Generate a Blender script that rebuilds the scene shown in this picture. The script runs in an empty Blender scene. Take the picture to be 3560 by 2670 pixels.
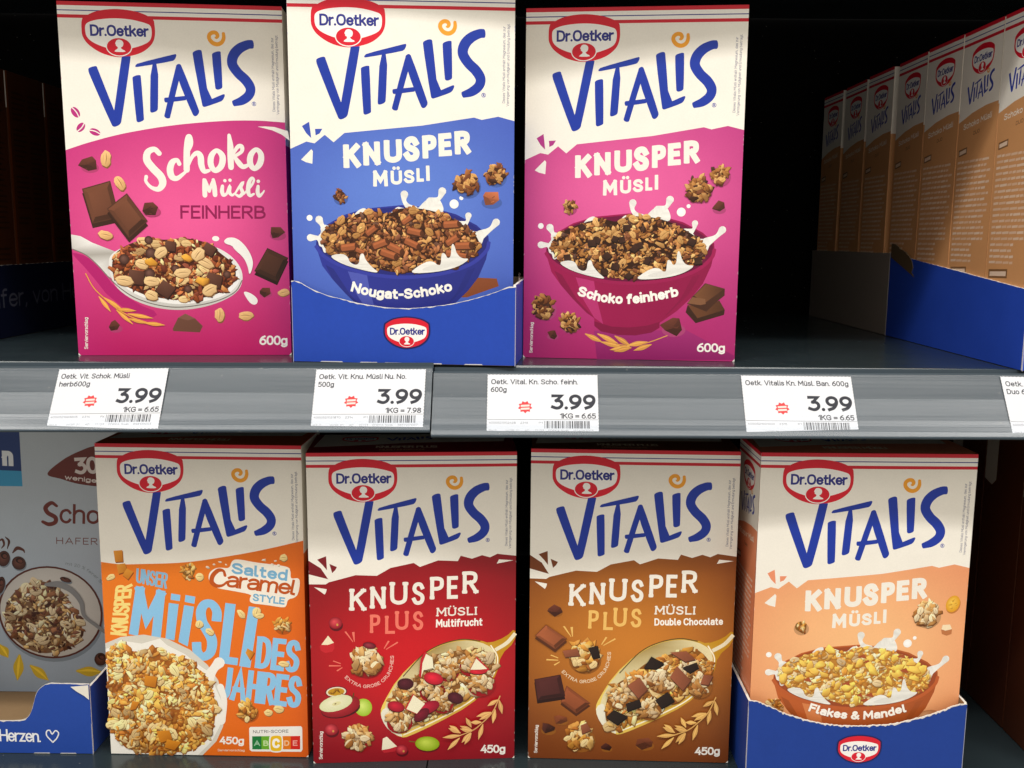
import bpy, math, random
import numpy as np
from mathutils import Vector, Matrix, noise
from mathutils.geometry import tessellate_polygon, delaunay_2d_cdt

# ------------------------------------------------------------------ camera, light, exposure
SC = bpy.context.scene
COL = SC.collection
UP = 1.30                                   # height of the camera above the shop floor
pit, roll, yaw = 0.14913, 0.00755, -0.003915
fwd = Vector((math.sin(yaw) * math.cos(pit), math.cos(yaw) * math.cos(pit), -math.sin(pit)))
rt0 = Vector((math.cos(yaw), -math.sin(yaw), 0))
up0 = rt0.cross(fwd)
rt = rt0 * math.cos(roll) + up0 * math.sin(roll)
up = up0 * math.cos(roll) - rt0 * math.sin(roll)
cd = bpy.data.cameras.new('camera')
cam = bpy.data.objects.new('camera', cd)
COL.objects.link(cam)
cam.matrix_world = Matrix.Translation((0, 0, UP)) @ Matrix((rt, up, -fwd)).transposed().to_4x4()
cd.sensor_width = 36.0
cd.lens = 36.0 * 3353.65 / 3560.0
cd.clip_start, cd.clip_end = 0.05, 100
SC.camera = cam

wd = bpy.data.worlds.new('World')
SC.world = wd
wd.use_nodes = True
_n, _l = wd.node_tree.nodes, wd.node_tree.links
# the shop around: bright ceiling, dim aisle and floor
_tc = _n.new('ShaderNodeTexCoord'); _sx = _n.new('ShaderNodeSeparateXYZ'); _cr = _n.new('ShaderNodeValToRGB')
_mr = _n.new('ShaderNodeMapRange'); _mr.inputs['From Min'].default_value = -1; _mr.inputs['From Max'].default_value = 1
_l.new(_tc.outputs['Generated'], _sx.inputs[0]); _l.new(_sx.outputs['Z'], _mr.inputs['Value']); _l.new(_mr.outputs[0], _cr.inputs[0])
AMB_LOW, AMB_HIGH = 0.54, 1.46
_e = _cr.color_ramp.elements
_e[0].position = 0.0; _e[0].color = (AMB_LOW * .9, AMB_LOW * .83, AMB_LOW * .72, 1)
_e[1].position = 0.655; _e[1].color = (AMB_LOW, AMB_LOW * .925, AMB_LOW * .81, 1)
_q = _e.new(0.745); _q.color = (AMB_HIGH, AMB_HIGH * .935, AMB_HIGH * .83, 1)
_q = _e.new(0.90); _q.color = (AMB_HIGH * .9, AMB_HIGH * .86, AMB_HIGH * .80, 1)
_q = _e.new(1.0); _q.color = (AMB_HIGH * .6, AMB_HIGH * .58, AMB_HIGH * .54, 1)
_l.new(_cr.outputs[0], _n['Background'].inputs[0])
_n['Background'].inputs[1].default_value = 1.0

def lamp(name, loc, aim, sx, sy, power, col=(1, 0.97, 0.92)):
    l = bpy.data.lights.new(name, 'AREA')
    l.shape = 'RECTANGLE'
    l.size, l.size_y, l.energy, l.color = sx, sy, power, col
    o = bpy.data.objects.new(name, l)
    COL.objects.link(o)
    o.location = loc
    d = (Vector(aim) - Vector(loc)).normalized()
    z = -d
    x = Vector((1, 0, 0))
    y = z.cross(x).normalized()
    o.rotation_euler = Matrix((x, y, z)).transposed().to_euler()
    return o
# two fluorescent ceiling tubes running along the aisle, parallel to the shelf
lamp("ceiling_tube", (0.0, -0.10, UP + 1.45), (0, 0.8, UP), 3.2, 0.075, 26)
lamp("ceiling_tube", (0.0, -0.19, UP + 1.44), (0, 0.8, UP), 3.2, 0.075, 11)

SC.view_settings.view_transform = 'Standard'
SC.view_settings.look = 'None'
SC.view_settings.exposure = 0.06
SC.view_settings.gamma = 1.0
SC.view_settings.use_curve_mapping = False
SC.cycles.max_bounces = 8
SC.cycles.use_denoising = True

# ------------------------------------------------------------------ colours and materials
def lin(c):
    c = c / 255.0
    return c / 12.92 if c <= 0.04045 else ((c + 0.055) / 1.055) ** 2.4

def C(h):
    return (lin(int(h[0:2], 16)), lin(int(h[2:4], 16)), lin(int(h[4:6], 16)))

def mixc(a, b, t):
    t = max(0.0, min(1.0, t))
    return tuple(x + (y - x) * t for x, y in zip(a, b))

def mul(a, k):
    return tuple(min(0.95, x * k) for x in a)

def new_mat(name):
    m = bpy.data.materials.new(name)
    m.use_nodes = True
    return m, m.node_tree, m.node_tree.nodes['Principled BSDF']

def set_in(b, **kw):
    for k, v in kw.items():
        b.inputs[k.replace('_', ' ')].default_value = v

def mat_print(name, rough, spec, bump=0.02, grain=0.10, scale=700.0):
    """coated board printed with the colour stored on the mesh"""
    m, t, b = new_mat(name)
    a = t.nodes.new('ShaderNodeAttribute'); a.attribute_name = 'Col'
    tc = t.nodes.new('ShaderNodeTexCoord')
    n = t.nodes.new('ShaderNodeTexNoise'); n.inputs['Scale'].default_value = scale; n.inputs['Detail'].default_value = 3
    n2 = t.nodes.new('ShaderNodeTexNoise'); n2.inputs['Scale'].default_value = 38; n2.inputs['Detail'].default_value = 5
    t.links.new(tc.outputs['Object'], n.inputs['Vector']); t.links.new(tc.outputs['Object'], n2.inputs['Vector'])
    mr = t.nodes.new('ShaderNodeMapRange'); mr.inputs['To Min'].default_value = 1 - grain; mr.inputs['To Max'].default_value = 1 + grain
    ad = t.nodes.new('ShaderNodeMath'); ad.operation = 'MULTIPLY_ADD'; ad.inputs[1].default_value = 0.5
    t.links.new(n.outputs[0], ad.inputs[0])
    hf = t.nodes.new('ShaderNodeMath'); hf.operation = 'MULTIPLY'; hf.inputs[1].default_value = 0.5
    t.links.new(n2.outputs[0], hf.inputs[0]); t.links.new(hf.outputs[0], ad.inputs[2])
    t.links.new(ad.outputs[0], mr.inputs['Value'])
    mx = t.nodes.new('ShaderNodeVectorMath'); mx.operation = 'MULTIPLY'
    t.links.new(a.outputs['Color'], mx.inputs[0]); t.links.new(mr.outputs[0], mx.inputs[1])
    t.links.new(mx.outputs[0], b.inputs['Base Color'])
    bp = t.nodes.new('ShaderNodeBump'); bp.inputs['Strength'].default_value = bump; bp.inputs['Distance'].default_value = 0.001
    t.links.new(n.outputs[0], bp.inputs['Height']); t.links.new(bp.outputs[0], b.inputs['Normal'])
    rr = t.nodes.new('ShaderNodeMapRange'); rr.inputs['To Min'].default_value = rough - 0.08; rr.inputs['To Max'].default_value = rough + 0.08
    t.links.new(n2.outputs[0], rr.inputs['Value']); t.links.new(rr.outputs[0], b.inputs['Roughness'])
    b.inputs['Specular IOR Level'].default_value = spec
    return m

M_PRINT = mat_print('printed_board', 0.40, 0.36)
M_TRAY = mat_print('corrugated_tray_board', 0.55, 0.25, 0.05, 0.12, 260)
M_PAPER = mat_print('label_paper', 0.7, 0.15, 0.01, 0.02)

def mat_metal(name, col, rough, spec, coat=0.0, streak=0.25, metallic=0.0):
    """powder coated steel with streaks along the shelf and small dirt specks"""
    m, t, b = new_mat(name)
    tc = t.nodes.new('ShaderNodeTexCoord')
    mp = t.nodes.new('ShaderNodeMapping'); mp.inputs['Scale'].default_value = (3, 90, 160)
    n = t.nodes.new('ShaderNodeTexNoise'); n.inputs['Scale'].default_value = 4; n.inputs['Detail'].default_value = 8
    t.links.new(tc.outputs['Object'], mp.inputs[0]); t.links.new(mp.outputs[0], n.inputs['Vector'])
    n2 = t.nodes.new('ShaderNodeTexNoise'); n2.inputs['Scale'].default_value = 30; n2.inputs['Detail'].default_value = 8; n2.inputs['Roughness'].default_value = 0.7
    t.links.new(tc.outputs['Object'], n2.inputs['Vector'])
    v = t.nodes.new('ShaderNodeTexVoronoi'); v.inputs['Scale'].default_value = 70
    t.links.new(tc.outputs['Object'], v.inputs['Vector'])
    lt = t.nodes.new('ShaderNodeMath'); lt.operation = 'LESS_THAN'; lt.inputs[1].default_value = 0.05
    t.links.new(v.outputs['Distance'], lt.inputs[0])
    mr = t.nodes.new('ShaderNodeMapRange'); mr.inputs['To Min'].default_value = 1 - streak; mr.inputs['To Max'].default_value = 1 + streak
    av = t.nodes.new('ShaderNodeMath'); av.operation = 'MULTIPLY_ADD'; av.inputs[1].default_value = 0.5
    hf = t.nodes.new('ShaderNodeMath'); hf.operation = 'MULTIPLY'; hf.inputs[1].default_value = 0.5
    t.links.new(n.outputs[0], av.inputs[0]); t.links.new(n2.outputs[0], hf.inputs[0]); t.links.new(hf.outputs[0], av.inputs[2])
    t.links.new(av.outputs[0], mr.inputs['Value'])
    cm = t.nodes.new('ShaderNodeVectorMath'); cm.operation = 'MULTIPLY'; cm.inputs[0].default_value = col
    t.links.new(mr.outputs[0], cm.inputs[1])
    mx = t.nodes.new('ShaderNodeMix'); mx.data_type = 'RGBA'
    mx.inputs['B'].default_value = (0.35, 0.34, 0.31, 1)
    fk = t.nodes.new('ShaderNodeMath'); fk.operation = 'MULTIPLY'; fk.inputs[1].default_value = 0.35
    t.links.new(lt.outputs[0], fk.inputs[0]); t.links.new(fk.outputs[0], mx.inputs['Factor'])
    t.links.new(cm.outputs[0], mx.inputs['A']); t.links.new(mx.outputs['Result'], b.inputs['Base Color'])
    rr = t.nodes.new('ShaderNodeMapRange'); rr.inputs['To Min'].default_value = rough - 0.1; rr.inputs['To Max'].default_value = rough + 0.1
    t.links.new(n2.outputs[0], rr.inputs['Value']); t.links.new(rr.outputs[0], b.inputs['Roughness'])
    set_in(b, Specular_IOR_Level=spec, Metallic=metallic)
    b.inputs['Coat Weight'].default_value = coat
    return m

M_SHELF = mat_metal('shelf_enamel', (0.024, 0.036, 0.041), 0.24, 0.5)
M_RAIL = mat_metal('rail_plastic', (0.046, 0.064, 0.080), 0.46, 0.18, 0.0, 0.10)
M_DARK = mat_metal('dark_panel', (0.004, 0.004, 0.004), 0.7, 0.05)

def mat_clear():
    m, t, b = new_mat('clear_rail_cover')
    t.nodes.remove(b)
    out = t.nodes['Material Output']
    tr = t.nodes.new('ShaderNodeBsdfTransparent'); tr.inputs[0].default_value = (0.97, 0.98, 0.99, 1)
    gl = t.nodes.new('ShaderNodeBsdfGlossy'); gl.inputs[0].default_value = (1, 1, 1, 1)
    tc = t.nodes.new('ShaderNodeTexCoord'); mp = t.nodes.new('ShaderNodeMapping'); mp.inputs['Scale'].default_value = (1.2, 300, 420)
    n = t.nodes.new('ShaderNodeTexNoise'); n.inputs['Scale'].default_value = 3; n.inputs['Detail'].default_value = 6
    t.links.new(tc.outputs['Object'], mp.inputs[0]); t.links.new(mp.outputs[0], n.inputs['Vector'])
    rr = t.nodes.new('ShaderNodeMapRange'); rr.inputs['From Min'].default_value = 0.3; rr.inputs['From Max'].default_value = 0.7
    rr.inputs['To Min'].default_value = 0.10; rr.inputs['To Max'].default_value = 0.42
    t.links.new(n.outputs[0], rr.inputs['Value']); t.links.new(rr.outputs[0], gl.inputs['Roughness'])
    fr = t.nodes.new('ShaderNodeFresnel'); fr.inputs[0].default_value = 1.48
    ml = t.nodes.new('ShaderNodeMath'); ml.operation = 'MULTIPLY'; ml.inputs[1].default_value = 0.52
    t.links.new(fr.outputs[0], ml.inputs[0])
    mx = t.nodes.new('ShaderNodeMixShader')
    t.links.new(ml.outputs[0], mx.inputs[0]); t.links.new(tr.outputs[0], mx.inputs[1]); t.links.new(gl.outputs[0], mx.inputs[2])
    t.links.new(mx.outputs[0], out.inputs['Surface'])
    return m
M_CLEAR = mat_clear()

# ------------------------------------------------------------------ object helpers
def thing(name, label, cat, loc=(0, 0, 0), rz=0.0, rx=0.0, group=None):
    o = bpy.data.objects.new(name, None)
    COL.objects.link(o)
    o.location = (loc[0], loc[1], loc[2] + UP)
    o.rotation_euler = (rx, 0, rz)
    o['label'] = label
    o['category'] = cat
    if group: o['group'] = group
    return o

def mesh_obj(name, verts, faces, mat, parent=None, cols=None, smooth=False):
    me = bpy.data.meshes.new(name)
    me.from_pydata([tuple(v) for v in verts], [], faces)
    if cols is not None:
        at = me.color_attributes.new('Col', 'FLOAT_COLOR', 'POINT')
        a = np.ones((len(verts), 4), np.float32)
        a[:, :3] = np.asarray(cols, np.float32)
        at.data.foreach_set('color', a.ravel())
    me.materials.append(mat)
    if smooth:
        me.polygons.foreach_set('use_smooth', [True] * len(me.polygons))
    me.update()
    o = bpy.data.objects.new(name, me)
    COL.objects.link(o)
    if parent is not None: o.parent = parent
    return o

def copy_tree(o, parent=None):
    c = o.copy(); COL.objects.link(c); c.parent = parent
    for ch in o.children: copy_tree(ch, c)
    return c

# ------------------------------------------------------------------ flat print: strokes, shapes, lettering
def homography(src, dst):
    A, b = [], []
    for (x, y), (u, v) in zip(src, dst):
        A += [[x, y, 1, 0, 0, 0, -u * x, -u * y], [0, 0, 0, x, y, 1, -v * x, -v * y]]
        b += [u, v]
    return np.append(np.linalg.solve(np.array(A, float), np.array(b, float)), 1).reshape(3, 3)

def tracer(quad, w, h, ox, oy, s):
    """measured drawing coordinates -> metres on the flat panel (x right, y down)"""
    H = homography(quad, [(0, 0), (w, 0), (w, h), (0, h)])
    def T(pts):
        out = []
        for p in pts:
            q = H @ np.array([ox + p[0] / s, oy + p[1] / s, 1.0])
            x, y = q[0] / q[2], q[1] / q[2]
            if len(p) > 2:
                q2 = H @ np.array([ox + (p[0] + p[2]) / s, oy + p[1] / s, 1.0])
                out.append((x, y, math.hypot(q2[0] / q2[2] - x, q2[1] / q2[2] - y)))
            else:
                out.append((x, y))
        return out
    return T

def catmull(pts, n=6, closed=False):
    p = np.array(pts, float)
    m = len(p)
    if m < 3 and not closed: return [tuple(x) for x in p]
    out = []
    rng = m if closed else m - 1
    for i in range(rng):
        if closed: a, b, c, d = p[(i - 1) % m], p[i], p[(i + 1) % m], p[(i + 2) % m]
        else:
            b, c = p[i], p[i + 1]
            a = p[i - 1] if i > 0 else 2 * b - c
            d = p[i + 2] if i + 2 < m else 2 * c - b
        for k in range(n):
            t = k / n
            out.append(0.5 * (2 * b + (c - a) * t + (2 * a - 5 * b + 4 * c - d) * t * t + (3 * b - a - 3 * c + d) * t ** 3))
    if not closed: out.append(p[-1])
    return [tuple(x) for x in out]

def chaikin(pts, it=2):
    p = [np.array(x, float) for x in pts]
    for _ in range(it):
        q = []
        for i in range(len(p)):
            a, b = p[i], p[(i + 1) % len(p)]
            q += [0.75 * a + 0.25 * b, 0.25 * a + 0.75 * b]
        p = q
    return [tuple(x) for x in p]

def ribbon(pts, w=None, smooth=True, cap=1.0, closed=False, n=6, ext=0.0):
    """stroke of width w (or per point half widths as third value) -> verts, faces"""
    if w is not None: pts = [(p[0], p[1], w / 2) for p in pts]
    if smooth: pts = catmull(pts, n, closed)
    P = np.array(pts, float)
    keep = [0]
    for i in range(1, len(P)):
        if np.hypot(*(P[i, :2] - P[keep[-1], :2])) > 1e-7: keep.append(i)
    P = P[keep]
    m = len(P)
    if m < 2: return [], []
    if ext and not closed:
        for e_, k_ in ((0, 1), (m - 1, m - 2)):
            d_ = P[e_, :2] - P[k_, :2]
            P[e_, :2] += d_ / np.hypot(*d_) * P[e_, 2] * ext
    V, F = [], []
    for i in range(m):
        if closed: a, c = P[(i - 1) % m, :2], P[(i + 1) % m, :2]
        else: a, c = P[max(i - 1, 0), :2], P[min(i + 1, m - 1), :2]
        b = P[i, :2]
        d1 = (b - a) if np.hypot(*(b - a)) > 1e-9 else (c - b)
        d2 = (c - b) if np.hypot(*(c - b)) > 1e-9 else d1
        d1 = d1 / np.hypot(*d1); d2 = d2 / np.hypot(*d2)
        t = d1 + d2
        L = np.hypot(*t)
        if L < 1e-6: t = d2; k = 1.0
        else: t = t / L; k = min(1.0 / max(0.35, L / 2), 2.2)
        nn = np.array([-t[1], t[0]]) * P[i, 2] * k
        V += [tuple(b + nn), tuple(b - nn)]
    for i in range(m - 1): F.append((2 * i, 2 * i + 1, 2 * i + 3, 2 * i + 2))
    if closed: F.append((2 * m - 2, 2 * m - 1, 1, 0))
    elif cap > 0:
        for end in (0, m - 1):
            b = P[end, :2]
            nb = P[1 if end == 0 else m - 2, :2]
            d = (b - nb) / np.hypot(*(b - nb))
            r = P[end, 2]
            nn = np.array([-d[1], d[0]])
            k = 5
            base = len(V)
            V += [tuple(b + nn * r * math.cos(math.pi * j / k) + d * r * cap * math.sin(math.pi * j / k)) for j in range(k + 1)]
            F.append(tuple(range(base, base + k + 1)))
    return V, F

def union(parts):
    """merge overlapping flat pieces [(verts, faces), ...] into one clean set of triangles"""
    V, F = [], []
    for v, f in parts:
        o = len(V)
        V += [Vector((q[0] * 1000, q[1] * 1000)) for q in v]
        for face in f:
            if len(face) < 3: continue
            face_ = face
            for ids in ([face[0] + o, face[k_] + o, face[k_ + 1] + o] for k_ in range(1, len(face_) - 1)):
              ar = sum(V[ids[k]].x * V[ids[(k + 1) % len(ids)]].y - V[ids[(k + 1) % len(ids)]].x * V[ids[k]].y for k in range(len(ids)))
              if abs(ar) > 1e-7: F.append(ids if ar > 0 else ids[::-1])
    if not F: return [], []
    vo, eo, fo, ov, oe, of = delaunay_2d_cdt(V, [], F, 0, 1e-5)
    keep = [tuple(f) for f, src in zip(fo, of) if len(src)]
    return [(v.x / 1000, v.y / 1000) for v in vo], keep

def tri(pts):
    return [tuple(t) for t in tessellate_polygon([[Vector((p[0], p[1], 0)) for p in pts]])]

def inside(p, poly):
    x, y = p
    c = False
    j = len(poly) - 1
    for i in range(len(poly)):
        xi, yi = poly[i][0], poly[i][1]; xj, yj = poly[j][0], poly[j][1]
        if (yi > y) != (yj > y) and x < (xj - xi) * (y - yi) / (yj - yi) + xi: c = not c
        j = i
    return c

EPS = 1.0e-5
FOLD = {k: 'front_panel' for k in ('printed_clusters', 'printed_chocolate', 'printed_oats', 'printed_caramel', 'printed_fruit', 'printed_almond', 'printed_wheat', 'printed_petals', 'carton_stripes')}
class Art:
    """a flat print: every shape lies one ink layer above whatever it overlaps"""
    def __init__(s, seed=1):
        s.sh = []; s.bb = np.zeros((64, 4)); s.lv = np.zeros(64, int); s.R = random.Random(seed); s.bg = (.3, .2, .2)
    def put(s, part, V, F, col):
        if not F: return
        a = np.array([(v[0], v[1]) for v in V], float)
        lo, hi = a.min(0), a.max(0)
        n = len(s.sh)
        if n >= len(s.lv):
            s.bb = np.vstack([s.bb, np.zeros_like(s.bb)]); s.lv = np.concatenate([s.lv, np.zeros_like(s.lv)])
        b = s.bb[:n]
        hit = (b[:, 0] <= hi[0]) & (b[:, 2] >= lo[0]) & (b[:, 1] <= hi[1]) & (b[:, 3] >= lo[1])
        lvl = int(s.lv[:n][hit].max()) + 1 if hit.any() else 0
        s.bb[n] = (lo[0], lo[1], hi[0], hi[1]); s.lv[n] = lvl
        if callable(col): cols = np.array([col(x, y) for x, y in a])
        elif isinstance(col, np.ndarray): cols = col
        else: cols = np.tile(np.array(col, float), (len(a), 1))
        s.sh.append((FOLD.get(part, part), a, F, cols, lvl))
    def poly(s, part, pts, col, smooth=0, cm=False):
        if cm: pts = catmull(pts, 6, True)
        if smooth: pts = chaikin(pts, smooth)
        s.put(part, pts, tri(pts), col)
    def fan(s, part, pts, cen, col, ccol):
        V = [cen] + list(pts)
        n = len(pts)
        F = [(0, 1 + i, 1 + (i + 1) % n) for i in range(n)]
        a = np.array([ccol] + ([col] * n if not isinstance(col, list) else col), float)
        s.put(part, V, F, a)
    def line(s, part, pts, w, col, **k):
        s.put(part, *union([ribbon(pts, w, **k)]), col)
    def vline(s, part, pts, col, **k):
        s.put(part, *union([ribbon(pts, None, **k)]), col)
    def ell(s, part, c, rx, ry, col, ang=0.0, ccol=None, n=20):
        ca, sa = math.cos(ang), math.sin(ang)
        pts = [(c[0] + rx * math.cos(t) * ca - ry * math.sin(t) * sa, c[1] + rx * math.cos(t) * sa + ry * math.sin(t) * ca)
               for t in [2 * math.pi * i / n for i in range(n)]]
        if ccol is None: s.poly(part, pts, col)
        else: s.fan(part, pts, (c[0] - rx * 0.2, c[1] - ry * 0.25), col, ccol)
    def grid(s, part, x0, y0, x1, y1, f, nx=14, ny=26):
        V = [(x0 + (x1 - x0) * i / nx, y0 + (y1 - y0) * j / ny) for j in range(ny + 1) for i in range(nx + 1)]
        F = [(j * (nx + 1) + i, j * (nx + 1) + i + 1, (j + 1) * (nx + 1) + i + 1, (j + 1) * (nx + 1) + i) for j in range(ny) for i in range(nx)]
        s.put(part, V, F, f)
    def fine(s, step):
        """split every shape into triangles no longer than step, so the print follows a curved panel"""
        out = []
        for part, a, F, cols, lvl in s.sh:
            V = [tuple(q) for q in a]; K = [tuple(q) for q in cols]; done = []
            T = [(f[0], f[k], f[k + 1]) for f in F for k in range(1, len(f) - 1)]
            mid = {}
            while T:
                t = T.pop()
                L = [math.hypot(V[t[i]][0] - V[t[(i + 1) % 3]][0], V[t[i]][1] - V[t[(i + 1) % 3]][1]) for i in range(3)]
                i = L.index(max(L))
                if L[i] <= step: done.append(t); continue
                p, q, r = t[i], t[(i + 1) % 3], t[(i + 2) % 3]
                key = (min(p, q), max(p, q))
                if key not in mid:
                    mid[key] = len(V)
                    V.append(((V[p][0] + V[q][0]) / 2, (V[p][1] + V[q][1]) / 2))
                    K.append(tuple((x + y) / 2 for x, y in zip(K[p], K[q])))
                m = mid[key]
                T += [(p, m, r), (m, q, r)]
            out.append((part, np.array(V), done, np.array(K), lvl))
        s.sh = out
    def build(s, parent, place, mats, lift=0.0003):
        """place(x, y, off) -> local position; one mesh per part, 'part/sub' makes a sub-part"""
        names = []
        for sh in s.sh:
            if sh[0] not in names: names.append(sh[0])
        made = {}
        for nm in sorted(names, key=lambda q: q.count('/')):
            V, F, K = [], [], []
            for part, a, f, cols, lvl in s.sh:
                if part != nm: continue
                o = len(V)
                V += [place(x, y, lift + lvl * EPS) for x, y in a]
                F += [tuple(i + o for i in q) for q in f]
                K.append(cols)
            par = parent
            if '/' in nm: par = made.get(nm.split('/')[0], parent)
            made[nm] = mesh_obj(nm.split('/')[-1], V, F, mats, par, np.vstack(K))
        return made

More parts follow.
